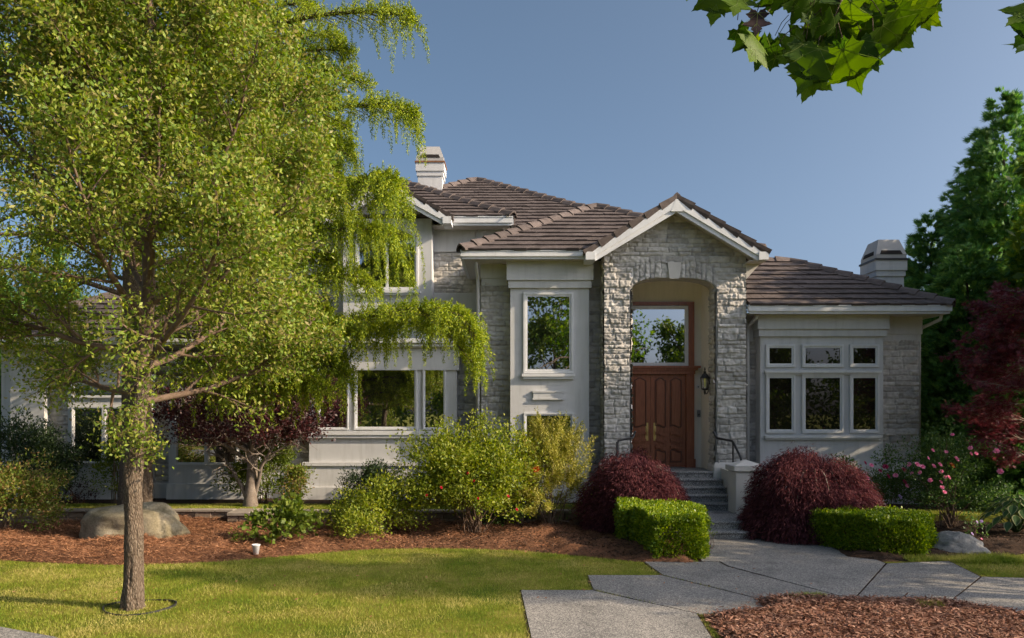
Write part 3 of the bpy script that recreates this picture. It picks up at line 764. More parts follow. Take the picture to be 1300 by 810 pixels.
# bay beside the entrance: tall window, low window, plaque
wpx(664.5, 728, 371.5, 474, 19.1, fw=.10, sill=(X(662.5, 19.1), X(729.5, 19.1), Z(474.5, 19.1), .13, .10), label='tall window of the entrance bay')
wpx(665, 728, 524, 580, 19.1, fw=.07, label='low window behind the golden bush')
pl = MB(); pl.box(X(677, 19.1), X(715.5, 19.1), 19.055, 19.102, Z(507, 19.1), Z(496.5, 19.1)); pl.box(X(676, 19.1), X(716.5, 19.1), 19.04, 19.10, Z(498.5, 19.1), Z(496, 19.1)); pl.box(X(676, 19.1), X(716.5, 19.1), 19.04, 19.10, Z(507.5, 19.1), Z(505.5, 19.1))
pl.build('plaster_panel', M['trim'], house)
# right wing bay, six lights
for a, b in ((972, 1009), (1017.7, 1070.3), (1078.3, 1115.3)):
    wpx(a, b, 437.5, 466, 19.1, fw=.085, glass='glassdim')
    wpx(a, b, 475.5, 549.5, 19.1, fw=.085, glass='glassdim')
for z in (Z(472, 19.1), Z(554.5, 19.1)):
    piece('window_ledge', 'white', (X(970, 19.1), X(1117, 19.1), 18.99, 19.102, z - .03, z + .03), (X(971, 19.1), X(1116, 19.1), 19.03, 19.10, z - .07, z - .03))
# lower left bay
wpx(450, 530, 466, 545.5, 19.8, fw=.075); wpx(537, 566, 466, 545.5, 19.8, fw=.06); wpx(404, 443, 466, 545.5, 19.8, fw=.06)
tr = MB(); tr.box(-5.14, -1.35, 19.70, 19.80, Z(552, 19.8), Z(547, 19.8)); tr.box(-5.12, -1.37, 19.73, 19.80, Z(556, 19.8), Z(552, 19.8)); tr.build('window_ledge', M['white'], house)
# upper gable window
def arch_window(x0, x1, z0, zs, rise, Y, label):
    def outline(i):
        t = np.linspace(0, 1, 19); q = [(x0 + i, z0 + i)] + [(x1 - i, z0 + i)]
        return q + [(x1 - i - (x1 - x0 - 2 * i) * k, zs - i + rise * (1 - (2 * k - 1) ** 2)) for k in t]
    m = MB()
    for a, b, y in ((0, .05, -.055), (.05, .09, -.032)):
        o_, i_ = outline(a), outline(b); n = len(o_); vs = [(p[0], Y + y, p[1]) for p in o_] + [(p[0], Y + y, p[1]) for p in i_] + [(p[0], Y + .004, p[1]) for p in o_] + [(p[0], Y + .004, p[1]) for p in i_]
        fs = []
        for k in range(n):
            l = (k + 1) % n; fs += [(k, l, n + l, n + k), (k, 2 * n + k, 2 * n + l, l), (n + k, n + l, 3 * n + l, 3 * n + k)]
        m.add(vs, fs)
    xm = (x0 + x1) / 2; m.box(xm - .035, xm + .035, Y - .031, Y + .004, z0 + .09, zs + rise - .085)
    o = m.build('window', M['white'], house, label=label)
    g = MB(); g.prism(outline(.088), 'y', Y - .012, Y - .004); g.build('pane', M['glass'], o)
    s_ = MB(); s_.box(x0 - .06, x1 + .06, Y - .12, Y + .002, z0 - .07, z0); s_.box(x0 - .03, x1 + .03, Y - .09, Y + .002, z0 - .12, z0 - .07); s_.build('sill', M['white'], o)
arch_window(X(452, 21.0), X(531, 21.0), Z(369, 21.0), Z(297, 21.0), .25, 21.0, 'upper storey window with arched top in the gable')
# left wing
wpx(223, 263, 513, 590, 19.78, fw=.06); wpx(263.5, 302, 513, 590, 19.78, fw=.06)
wpx(92, 132.5, 516, 588.5, 19.78, fw=.06); wpx(133, 172, 516, 588.5, 19.78, fw=.06); wpx(92, 172, 486, 505, 19.78, fw=.06)

# entrance: frame, transom, doors ---------------------------------
DY = 20.12; dx0, dx1 = 2.58, 4.44; dz1 = Z(475, DY); mid = 3.545
f = MB()
f.box(4.44, 4.64, 20.04, 20.21, PORCH, Z(468, 20.1)); f.box(2.46, 2.58, 20.04, 20.21, PORCH, Z(468, 20.1))
f.box(4.44, 4.67, 20.02, 20.045, PORCH, PORCH + .22)
f.box(2.46, 4.66, 20.02, 20.21, Z(475, 20.1), Z(470.5, 20.1)); f.box(2.46, 4.72, 19.98, 20.21, Z(470.5, 20.1), Z(467.5, 20.1)); f.box(2.46, 4.78, 19.93, 20.21, Z(467.5, 20.1), Z(464.8, 20.1))
f.box(4.50, 4.645, 20.06, 20.21, Z(464.8, 20.1), Z(388, 20.1)); f.box(2.46, 4.645, 20.06, 20.21, Z(388, 20.1), Z(383.5, 20.1)); f.box(2.46, 2.60, 20.06, 20.21, Z(464.8, 20.1), Z(388, 20.1))
f.build('door_frame', M['wood'], house)
window(2.60, 4.50, Z(464.6, 20.1), Z(388.2, 20.1), 20.15, .085, label='transom window over the front doors')
def wave(x0, x1, z, amp, k=14):
    t = np.linspace(0, 1, k); return [(x0 + (x1 - x0) * q, z + amp * math.sin((q - .5) * 2 * math.pi * .9)) for q in t]
def door(x0, x1, hinge):
    m = MB(); m.box(x0 + .004, x1 - .004, DY, DY + .06, PORCH + .015, dz1 - .006)
    o = m.build('door', M['wood'], house)
    wl_ = x1 - x0; q = MB(); qd = MB(); s_ = 1 if hinge == 'l' else -1
    for a, b in ((.13, .42), (.56, .87)):
        xa, xb = x0 + wl_ * a, x0 + wl_ * b; c_ = (xa + xb) / 2
        def edge(pts, r=.024):
            qd.tube([(px, DY - .002, pz) for px, pz in pts], r * .75, 5)
        zt = PORCH + 2.22; zb = PORCH + 1.05
        tt = np.linspace(0, 1, 13)
        top = [(xa + (xb - xa) * k, zt + .07 * (math.sin(math.pi * k) ** 2)) for k in tt]
        bot = wave(xa, xb, zb, .028 * s_)
        edge([bot[0]] + top + bot[::-1])
        fl = [(px, pz) for px, pz in top] + [(px, pz) for px, pz in bot[::-1]]
        q.prism([(c_ + (px - c_) * .78, (zb + zt) / 2 + (pz - (zb + zt) / 2) * .95) for px, pz in fl], 'y', DY - .026, DY + .01)
        for zz in (.90, .72, .55):
            up_ = wave(xa, xb, PORCH + zz, .028 * s_); lo_ = wave(xa, xb, PORCH + zz - .075, .028 * s_)
            q.prism(up_ + lo_[::-1], 'y', DY - .045, DY + .01)
        t2 = wave(xa, xb, PORCH + .42, .028 * s_)
        edge([(xa, PORCH + .14)] + t2 + [(xb, PORCH + .14), (xa, PORCH + .14)])
        q.prism([(c_ + (px - c_) * .78, pz - .03) for px, pz in t2] + [(c_ + (xb - c_) * .78, PORCH + .18), (c_ + (xa - c_) * .78, PORCH + .18)], 'y', DY - .026, DY + .01)
    q.build('door_panel', M['wood'], o); qd.build('panel_moulding', M['wood_groove_shade'], o)
    hx = x1 - .10 if hinge == 'l' else x0 + .10
    h = MB(); h.box(hx - .036, hx + .036, DY - .014, DY + .002, PORCH + .68, PORCH + 1.14, .004)
    h.tube([(hx, DY - .012, PORCH + .80), (hx, DY - .045, PORCH + .83), (hx, DY - .048, PORCH + .95), (hx, DY - .012, PORCH + .99)], .009, 6)
    h.build('handle', M['brass'], o)
door(dx0, mid, 'l'); door(mid, dx1, 'r')

# downpipes ------------------------------------------------------
d = MB()
d.tube([(-.86, 18.9, 6.10), (-.86, 18.92, 6.02), (-.85, 19.35, 5.86), (-.84, 19.42, 5.7), (-.84, 19.42, .3)], .042, 8)
d.build('downpipe', M['trim'], house, smooth=True)
d = MB(); d.tube([(5.86, 18.85, 4.82), (5.86, 18.9, 4.76), (5.80, 19.30, 4.62), (5.79, 19.34, 4.5), (5.79, 19.34, .4)], .045, 8); d.build('downpipe', M['trim'], house, smooth=True)
d = MB(); d.tube([(10.28, 18.85, 4.84), (10.28, 18.9, 4.72), (10.18, 19.5, 4.6), (10.13, 19.6, 4.5), (10.13, 19.6, .4)], .042, 8); d.build('downpipe', M['trim'], house, smooth=True)
d = MB(); d.tube([(-.95, 21.52, 7.46), (-.95, 21.52, 6.4)], .035, 8); d.build('downpipe', M['trim'], house, smooth=True)
d = MB(); d.tube([(-.90, 20.26, 4.1), (-.90, 20.26, .3)], .04, 8); d.build('downpipe', M['trim'], house, smooth=True)

# things fixed in the entrance -------------------------------------
lt = thing('wall_lantern', 'black carriage lantern with glass body on a curled bracket beside the front doors', 'lantern', (4.84, 19.3, 3.1))
m = MB(); LX = 4.725; LZ = Z(487, 19.3)
m.lathe([(.02, .0), (.075, .02), (.085, .05), (.05, .06)], (LX, 19.3, LZ - .17), 12)
m.lathe([(.115, 0), (.12, .02), (.07, .10), (.03, .14), (.035, .17), (.012, .19), (.02, .23), (.006, .28)], (LX, 19.3, LZ + .12), 12)
m.lathe([(.008, -.1), (.022, -.07), (.03, -.02), (.02, 0)], (LX, 19.3, LZ - .17), 10)
for k in range(6):
    a = k * math.pi / 3
    m.tube([(LX + .082 * math.cos(a), 19.3 + .082 * math.sin(a), LZ - .13), (LX + .108 * math.cos(a), 19.3 + .108 * math.sin(a), LZ + .125)], .007, 4)
m.build('lantern_body', M['iron'], lt)
m = MB(); m.lathe([(.07, -.12), (.10, .12)], (LX, 19.3, LZ), 12); m.build('lantern_glass', M['glasslamp'], lt)
m = MB(); ph = np.linspace(0, 1, 12)
m.tube([(LX + .115 * k, 19.3, LZ - .20 - .075 * math.sin(math.pi * k) + .16 * k * k) for k in ph], .013, 6)
m.tube([(4.835, 19.3, LZ - .16), (4.835, 19.3, LZ + .06), (4.82, 19.3, LZ + .09)], .016, 6); m.box(4.832, 4.856, 19.25, 19.35, LZ - .16, LZ + .04, .006)
m.build('bracket', M['iron'], lt)
ic = thing('door_intercom', 'small grey intercom box on the cream wall right of the doors', 'intercom', (X(887, 20.19), 20.19, Z(525, 20.19)))
m = MB(); cx, czz = X(887, 20.19), Z(525, 20.19); m.box(cx - .045, cx + .045, 20.165, 20.20, czz - .09, czz + .09, .008); m.build('housing', M['greyplastic'], ic)
m = MB(); m.box(cx - .022, cx + .022, 20.158, 20.166, czz - .05, czz - .01, .003); m.build('button', M['iron'], ic)
bl = thing('door_bell', 'tiny white bell push with dark centre on the cream wall', 'doorbell', (X(886, 20.19), 20.19, Z(491, 20.19)))
m = MB(); cx, czz = X(886, 20.19), Z(491, 20.19); m.box(cx - .045, cx + .045, 20.175, 20.20, czz - .045, czz + .045, .006); m.build('plate', M['plastic'], bl)
m = MB(); m.box(cx - .008, cx + .022, 20.165, 20.177, czz - .018, czz + .012, .003); m.build('button', M['iron'], bl)
# ------------------------------------------------------------------ ground, path, steps, beds
def flat(name, poly, z, mat, th=.0):
    n = len(poly)
    if th <= 0:
        o = mesh_obj(name, [(x, y, z) for x, y in poly], [tuple(range(n))], mat)
    else:
        m = MB(); m.prism(poly, 'z', z - th, z); o = m.build(name, mat)
    o['kind'] = 'structure'; return o
gm = 600
flat('ground', [(-gm, -gm), (gm, -gm), (gm, gm), (-gm, gm)], 0.0, M['grass'])
flat('road', [(-200, -12.5), (200, -12.5), (200, -5.0), (-200, -5.0)], .006, M['asphalt'])
TZ = .30
flat('terrace_lawn', [(-18, 17.62), (2.7, 17.62), (2.7, 19.9), (-18, 19.9)], TZ, M['grass'], .28)
flat('terrace_lawn_side', [(6.0, 17.3), (24, 17.3), (24, 20.5), (6.0, 20.5)], .22, M['grass'], .2)
flat('planting_bed', [(-14, 18.75), (2.3, 18.75), (2.3, 20.2), (-14, 20.2)], TZ + .012, M['soil'])
flat('planting_bed_side', [(6.0, 18.3), (11.5, 18.3), (11.5, 20.2), (6.0, 20.2)], .235, M['soil'])

# path slabs measured on the ground
slabs = [
    [G(661, 750), G(751, 750), G(885, 780), (2.24, 9.1), (2.18, 8.2), (2.1, 5.2), (.28, 5.2), (.22, 8.2)],
    [G(745.5, 731), G(839, 731), G(960, 760.5), G(973, 775), G(888, 781), G(752.5, 749.5)],
    [G(817.5, 714), G(912, 714), G(923, 720), G(1077, 760.5), G(961, 760.5), G(840, 730.5)],
    [G(890, 713.5), G(872, 684), G(1040, 684), G(1125, 716), G(1085, 760.5), G(1078, 760.5), G(924, 719.5), G(913, 713.5)],
    [G(1126, 716), G(1205, 713), G(1245, 733), G(1206, 764), G(1086, 761)],
    [G(1246, 733), G(1300, 734.5), G(1700, 745), G(1700, 850), G(1300, 781), G(1207, 764)],
]
pm = MB()
for si_, s in enumerate(slabs):
    a = np.array(s); cc = a.mean(0); a = cc + (a - cc) * (1 - .016 / np.linalg.norm(a - cc, axis=1))[:, None]
    if sum((a[i][0] * a[(i + 1) % len(a)][1] - a[(i + 1) % len(a)][0] * a[i][1]) for i in range(len(a))) < 0: a = a[::-1]
    pm.prism([tuple(q) for q in a], 'z', -.08, .014, (.75, .45, .35, .55, .4, .5)[si_])
jm = MB()
for s in slabs:
    a = np.array(s); a = a if sum((a[i][0] * a[(i + 1) % len(a)][1] - a[(i + 1) % len(a)][0] * a[i][1]) for i in range(len(a))) > 0 else a[::-1]
    cc = a.mean(0); a = cc + (a - cc) * (1 + .03 / np.linalg.norm(a - cc, axis=1))[:, None]
    jm.prism([tuple(q) for q in a], 'z', -.05, .004 + .0005 * (len(jm.f) % 5))
jo = jm.build('path_base', M['soil']); jo['kind'] = 'structure'
po = pm.build('path', M['path']); po['kind'] = 'structure'
allp = MB()
SW = [(-14, 7.0), (-14, 10.6), G(-150, 782), G(0, 797), G(70, 810), (-4.2, 8.1), (-3.4, 7.2), (-3.0, 6.0)]
o = flat('sidewalk', SW[::-1], .014, M['path'], .1)
PATHS = [np.array(s) for s in slabs] + [np.array(SW)]

# mulch beds (real relief)
def bed(name, poly, mat, amp, base, seed, res=.07, edge=.35):
    poly = np.array(poly); x0, y0 = poly.min(0); x1, y1 = poly.max(0)
    nx = int((x1 - x0) / res) + 2; ny = int((y1 - y0) / res) + 2
    gx, gy = np.meshgrid(np.linspace(x0, x1, nx), np.linspace(y0, y1, ny)); x = gx.ravel(); y = gy.ravel()
    d = np.full(len(x), 9.)
    for i in range(len(poly)):
        a = poly[i]; b = poly[(i + 1) % len(poly)]; ab = b - a
        t = np.clip(((x - a[0]) * ab[0] + (y - a[1]) * ab[1]) / (ab @ ab), 0, 1)
        d = np.minimum(d, np.hypot(x - a[0] - t * ab[0], y - a[1] - t * ab[1]))
    ins = inside(poly, x, y); e = np.clip(np.where(ins, d, -d) / edge, -1, 1); e = np.where(e > 0, e * e * (3 - 2 * e), e)
    z = np.where(ins, .006 + e * (base + amp * (vnoise(x * 1.1, y * 1.1, seed) - .3) + amp * .7 * (vnoise(x * 3, y * 3, seed + 1) - .5) + .03 * (vnoise(x * 9, y * 9, seed + 2) - .5)), -.02)
    z = np.where(ins, np.maximum(z, .006), -.05 )
    idx = np.arange(nx * ny).reshape(ny, nx)
    Fq = np.stack([idx[:-1, :-1].ravel(), idx[:-1, 1:].ravel(), idx[1:, 1:].ravel(), idx[1:, :-1].ravel()], 1)
    keep = ins[Fq].any(1); Fq = Fq[keep]
    o = mesh_obj(name, np.stack([x, y, z], 1), Fq, mat, smooth=True); o['kind'] = 'structure'
    def hz(px, py):
        i = np.clip(((py - y0) / (y1 - y0) * (ny - 1)).round().astype(int), 0, ny - 1); j = np.clip(((px - x0) / (x1 - x0) * (nx - 1)).round().astype(int), 0, nx - 1)
        return z.reshape(ny, nx)[i, j]
    return poly, hz
edgeL = [(-16, 12.6), G(-60, 708), G(0, 712), G(75, 716), G(150, 718), G(230, 716), G(300, 712), G(400, 703.5), G(440, 700), G(480, 697.5), G(540, 696.5), G(600, 697.5), G(660, 700), G(700, 703), G(760, 709), G(818, 714.5)]
bedL = bed('mulch_bed', edgeL + [G(885, 716), (3.3, 15.4), (3.3, 17.6), (-16, 17.6)], M['mulch_red'], .16, .07, 3)
bedF = bed('front_mulch_bed', [(2.33, 5.0), (2.3, 8.4), G(893, 783), G(973, 775.5), G(961, 761), G(1085, 762.5), G(1206, 766), G(1300, 782.5), (9, 8.2), (9.5, 5.0)], M['mulch_red'], .05, .05, 8, .05, .2)
bedR = bed('side_bed', [(5.9, 15.0), G(1070, 708), G(1125, 714), G(1180, 711), G(1206, 711), G(1260, 709), G(1300, 704), (14, 14.5), (14, 17.4), (5.9, 17.4)], M['soil'], .10, .06, 12)

def np_quads(name, base, axis, side, L, Wd, mat, parent=None, kind=None, fold=None, taper=.5):
    """n leaf-shaped quads: base point, unit axis, unit side, length, width."""
    L = np.asarray(L)[:, None]; Wd = np.asarray(Wd)[:, None]
    mid = base + axis * L * taper
    nrm = np.cross(axis, side)
    f = 0 if fold is None else np.asarray(fold)[:, None] * Wd * nrm
    V = np.stack([base, mid + side * Wd / 2 + f, base + axis * L, mid - side * Wd / 2 + f], 1).reshape(-1, 3)
    Fq = np.arange(len(base) * 4).reshape(-1, 4)
    return mesh_obj(name, V, Fq, mat, parent, kind=kind)
def unit(v): return v / (np.linalg.norm(v, axis=-1, keepdims=True) + 1e-9)
def rdir(rng, n): return unit(rng.normal(size=(n, 3)))
def perp(rng, a):
    r = rdir(rng, len(a)); return unit(np.cross(a, r))

def chips(name, bd, n, mat, L, Wd, seed, yr=None, xr=None, lift=.006):
    rng = np.random.RandomState(seed); poly, hz = bd
    x0, y0 = poly.min(0); x1, y1 = poly.max(0)
    if xr: x0, x1 = xr
    if yr: y0, y1 = yr
    x = rng.uniform(x0, x1, n); y = rng.uniform(y0, y1, n); k = inside(poly, x, y); x, y = x[k], y[k]
    z = hz(x, y) + lift * rng.rand(len(x)) + .004; a = rng.rand(len(x)) * 2 * math.pi
    ax = unit(np.stack([np.cos(a), np.sin(a), rng.normal(0, .28, len(x))], 1)); sd = unit(np.cross(ax, np.array([0, 0, 1.0]) + rng.normal(0, .4, (len(x), 3))))
    np_quads(name, np.stack([x, y, z], 1), ax, sd, rng.uniform(*L, len(x)), rng.uniform(*Wd, len(x)), mat, kind='stuff')
chips('pine_straw', bedL, 60000, M['chip_straw'], (.05, .14), (.006, .014), 5, xr=(-10.2, -2.0), yr=(12.6, 17.6), lift=.03)
chips('dark_mulch_chips', bedL, 16000, M['chip_dark'], (.03, .08), (.012, .03), 6, xr=(-3.2, 3.3), lift=.02)
chips('straw_scatter', bedL, 6000, M['chip_straw'], (.04, .1), (.008, .016), 16, xr=(-3.0, .9), lift=.02)
chips('bark_chips', bedF, 42000, M['chip_red'], (.03, .10), (.008, .024), 7, yr=(8.2, 11.0), xr=(2.2, 7.4), lift=.03)
chips('soil_chips', bedR, 9000, M['chip_dark'], (.02, .07), (.01, .025), 9, lift=.015)

# lawn blades
def blades(name, n, seed, xr, yr, z, excl, hmin=.022, hmax=.05, poly=None, w=.006):
    rng = np.random.RandomState(seed)
    x = rng.uniform(*xr, n); y = rng.uniform(*yr, n); k = np.ones(n, bool)
    for e_ in excl: k &= ~inside(e_, x, y)
    if poly is not None: k &= inside(poly, x, y)
    x, y = x[k], y[k]; m = len(x)
    ax = unit(np.stack([rng.normal(0, .45, m), rng.normal(0, .45, m), np.ones(m)], 1)); a = rng.rand(m) * math.pi
    sd = unit(np.cross(ax, np.stack([np.cos(a), np.sin(a), np.zeros(m)], 1)))
    L = rng.uniform(hmin, hmax, m) * (.7 + .6 * vnoise(x * 1.5, y * 1.5, 4))
    base = np.stack([x, y, np.full(m, z)], 1)
    V = np.stack([base - sd * w / 2, base + sd * w / 2, base + ax * L[:, None]], 1).reshape(-1, 3)
    o = mesh_obj(name, V, np.arange(m * 3).reshape(-1, 3), M['blade']); o['kind'] = 'stuff'
EXC = PATHS + [bedL[0], bedF[0], bedR[0]]
blades('lawn_grass', 210000, 21, (-9.4, 3.0), (8.3, 14.8), 0, EXC)
blades('side_lawn_grass', 26000, 22, (7.2, 10.5), (11.5, 15.0), 0, EXC)
blades('edge_grass', 6000, 23, (6.6, 8.5), (12.95, 13.55), .02, PATHS, .04, .11)
blades('terrace_grass', 50000, 24, (-12.5, 2.2), (17.65, 18.75), TZ, [], .025, .05, w=.009)
blades('terrace_grass', 16000, 25, (6.5, 12.5), (17.35, 18.3), .22, [], .025, .05, w=.009)
rngw = np.random.RandomState(2)
blades('edge_weeds', 1500, 26, (X(1000, 10.5), X(1045, 10.5)), (10.32, 10.52), .03, [], .03, .10)
blades('edge_weeds', 400, 27, (X(1160, 10), X(1190, 10)), (9.8, 10.0), .06, [], .03, .09)

# front steps ------------------------------------------------------
st = thing('front_steps', 'dark exposed aggregate steps rising from the path to the front doors', 'steps', (4.2, 17.5, 0))
def step(x0, x1, y0, y1, z0, z1, name='tread'):
    m = MB()
    prof = [(y0 + .03, z0), (y0 + .03, z1 - .055), (y0 + .006, z1 - .045), (y0, z1 - .02), (y0 + .012, z1 - .004), (y0 + .03, z1), (y1, z1), (y1, z0)]
    m.prism(prof, 'x', x0, x1); m.build(name, M['step'], st)
step(2.9, 6.4, 15.42, 15.80, -.05, .155); step(2.9, 6.4, 15.75, 17.52, -.05, .31, 'landing')
rx = [4.90 + .02, 4.99, 5.05, 5.10]
zz = .31
for i, (y, xr_) in enumerate(((17.5, 4.93), (17.80, 4.93), (18.10, 4.93), (18.40, 4.93))):
    step(2.62, xr_, y, y + .62, .0, zz + .155 * (i + 1))
step(2.9, 4.80, 18.70, 20.2, .0, PORCH, 'porch_floor')
# cheek walls and piers beside the steps
def pier(x0, x1, y0, y1, zb, zt, label, mir):
    r = thing('entry_pier', label, 'pier', ((x0 + x1) / 2, (y0 + y1) / 2, zb))
    m = MB(); m.box(x0, x1, y0, y1, zb, zt - .22, .012); m.build('shaft', M['pier'], r)
    m = MB(); m.box(x0 - .05, x1 + .05, y0 - .05, y1 + .05, zt - .22, zt - .10, .012)
    a, b, c_, d_ = x0 - .05, x1 + .05, y0 - .05, y1 + .05
    m.add([(a, c_, zt - .10), (b, c_, zt - .10), (b, d_, zt - .10), (a, d_, zt - .10), ((a + b) / 2, (c_ + d_) / 2, zt + .02)], [(0, 1, 4), (1, 2, 4), (2, 3, 4), (3, 0, 4)])
    m.build('cap', M['pier'], r)
    m = MB(); xw0, xw1 = (x0 + .14, x0 + .34) if not mir else (x1 - .2, x1)
    m.prism([(y1, zb), (y1, zt - .30), (18.72, 1.42 - .25), (18.72, zb)], 'x', xw0 + .01, xw1 - .01); m.build('cheek_wall', M['pier'], r)
pier(4.80, 5.40, 16.9, 17.5, .25, 1.44, 'cream pier with pyramid cap beside the dark steps', False)
pier(1.98, 2.58, 16.9, 17.5, .25, 1.44, 'cream pier mostly hidden behind the dark red mound', True)
def rail(x, s, label, xw):
    r = thing('handrail', label, 'handrail', (x, 17.9, 1.1))
    m = MB()
    zt = Z(560, 18.0)
    m.tube([(xw - .03 * s, 18.72, zt + .19), (xw, 18.72, zt + .19), (xw + .02 * s, 18.70, zt + .12), (xw + .06 * s, 18.66, zt + .05), (x - .12 * s, 18.2, zt + .02), (x - .02 * s, 18.05, zt), (x, 17.98, zt - .05), (x + .05 * s, 17.62, zt - .36), (x + .05 * s, 17.52, zt - .5)], .026, 8)
    m.build('rail', M['iron'], r, smooth=True)
    m = MB(); m.tube([(x - .01, 18.02, zt - .02), (x - .01, 18.02, zt - .66)], .022, 8); m.box(x - .05, x + .05, 17.97, 18.07, zt - .68, zt - .64); m.build('post', M['iron'], r)
rail(X(931.5, 18.0), 1, 'black iron handrail curling off the stone pillar beside the cream pier', X(906.5, 18.72))
rail(X(784, 18.0), -1, 'black iron handrail in front of the front doors above the dark red mound', X(806, 18.72))

# low garden walls ---------------------------------------------------
def garden_wall(name, label, x0, x1, y0, y1, z0, z1, seed, capm='blockcap', cap=.05, face='block'):
    rng = np.random.RandomState(seed)
    r = thing(name, label, 'garden wall', ((x0 + x1) / 2, y0, 0))
    m = MB(); z = z0
    rows = max(1, int(round((z1 - cap - z0) / .13))); hh = (z1 - cap - z0) / rows
    for k in range(rows):
        x = x0 - rng.rand() * .2
        while x < x1:
            L = rng.uniform(.26, .44); a, b = max(x, x0), min(x + L, x1)
            if b - a > .03: m.box(a + .004, b - .004, y0 + rng.rand() * .03, y1, z0 + k * hh + .003, z0 + (k + 1) * hh - .003, .012, .2 + .6 * rng.rand())
            x += L
    m.build('block_face', M[face], r)
    m = MB(); x = x0
    while x < x1 - .02:
        L = rng.uniform(.4, .6); b = min(x + L, x1); m.box(x + .004, b - .004, y0 - .03 + rng.rand() * .015, y1, z1 - cap, z1 + rng.rand() * .008, .01); x = b
    m.build('capstone', M[capm], r)
garden_wall('garden_wall', 'low brown block wall behind the tan boulder', -11.5, -6.15, 17.4, 17.62, 0, .34, 1)
garden_wall('garden_wall', 'low block wall stub jutting forward under the purple plum tree', -6.12, -5.25, 16.9, 17.62, 0, .34, 2, cap=.07)
garden_wall('garden_wall', 'long shaded low block wall behind the rose bushes', -5.22, 2.9, 17.4, 17.62, 0, .32, 3)
# ------------------------------------------------------------------ vegetation
UPV = np.array([0, 0, 1.0])
def instance(name, TV, TF, origin, ax, sd, scale, mat, parent=None, kind=None, tone=False):
    """copies of a small leaf template (local x=along, y=side, z=normal) merged into one foliage mesh."""
    n = len(origin); k = len(TV); nr = unit(np.cross(ax, sd)); TV = np.asarray(TV, float); s = np.asarray(scale)[:, None, None] * np.ones((n, 1, 1))
    V = origin[:, None, :] + s * (TV[None, :, 0:1] * ax[:, None, :] + TV[None, :, 1:2] * sd[:, None, :] + TV[None, :, 2:3] * nr[:, None, :])
    TF = np.asarray(TF, int); Fq = (TF[None] + (np.arange(n) * k)[:, None, None]).reshape(-1, TF.shape[1])
    tn = np.repeat(np.random.RandomState(n).rand(n), k) if tone else None
    return mesh_obj(name, V.reshape(-1, 3), Fq, mat, parent, kind=kind, tone=tn)
def fan_template(angles, lens, wid, droop=.15):
    V = []; Fq = []
    for a, l in zip(angles, lens):
        c, s = math.cos(a), math.sin(a); n = len(V)
        V += [(0, 0, 0), (c * l * .5 - s * wid / 2, s * l * .5 + c * wid / 2, -.02), (c * l, s * l, -droop * l), (c * l * .5 + s * wid / 2, s * l * .5 - c * wid / 2, -.02)]
        Fq.append((n, n + 1, n + 2, n + 3))
    return V, Fq

def grow(rng, p, d, L, r, lvl, spec, tubes, anchors):
    """recursive limbs. spec[lvl] = dict(n, L, ang, wob, up, seg, start)."""
    sp = spec[lvl]; seg = sp.get('seg', 5); pts = [np.array(p, float)]; d = np.array(d, float); rs = [r]
    for i in range(seg):
        d = unit(d + rng.normal(0, sp.get('wob', .12), 3) + np.array([0, 0, sp.get('up', .05)]))
        pts.append(pts[-1] + d * L / seg); rs.append(max(.003, r * (1 - .8 * (i + 1) / seg)))
    tubes.append((np.array(pts), rs))
    if lvl + 1 >= len(spec):
        anchors.append((np.array(pts), lvl)); return
    nx = spec[lvl + 1]; n = nx['n']; pts = np.array(pts); g0 = rng.rand() * 6
    for k in range(n):
        t = nx.get('start', .25) + (1 - nx.get('start', .25)) * (k + rng.rand() * .8) / n; t = min(t, .99)
        q = t * seg; i = min(int(q), seg - 1); pos = pts[i] + (pts[i + 1] - pts[i]) * (q - i)
        ax = unit(pts[i + 1] - pts[i]); a = g0 + k * 2.4 + rng.normal(0, .3)
        u = np.cross(ax, UPV if abs(ax[2]) < .9 else np.array([1., 0, 0])); u = unit(u); v = np.cross(ax, u)
        ang = nx['ang'] + rng.normal(0, .15)
        dd = ax * math.cos(ang) + (u * math.cos(a) + v * math.sin(a)) * math.sin(ang)
        if nx.get('flat'): dd = unit(dd * np.array([1, 1, nx['flat']]))
        grow(rng, pos, dd, nx['L'] * L * (1.15 - .6 * t) * rng.uniform(.75, 1.2), max(.003, rs[i] * .55), lvl + 1, spec, tubes, anchors)

def tubes_mesh(name, tubes, mat, parent, minr=.0, sides=(7, 5, 3)):
    m = MB()
    for pts, rs in tubes:
        if rs[0] < minr: continue
        n = sides[0] if rs[0] > .04 else sides[1] if rs[0] > .012 else sides[2]
        m.tube(pts, rs, n, cap=False)
    return m.build(name, mat, parent, smooth=True)

def twig_leaves(rng, anchors, per, jit=.05):
    P = []; D = []
    for pts, _ in anchors:
        n = max(1, rng.poisson(per)); t = rng.rand(n) ** .7 * (len(pts) - 1); i = np.minimum(t.astype(int), len(pts) - 2)
        P.append(pts[i] + (pts[i + 1] - pts[i]) * (t - i)[:, None]); D.append(unit(pts[i + 1] - pts[i]))
    P = np.concatenate(P); D = np.concatenate(D)
    return P + rng.normal(0, jit, P.shape), D

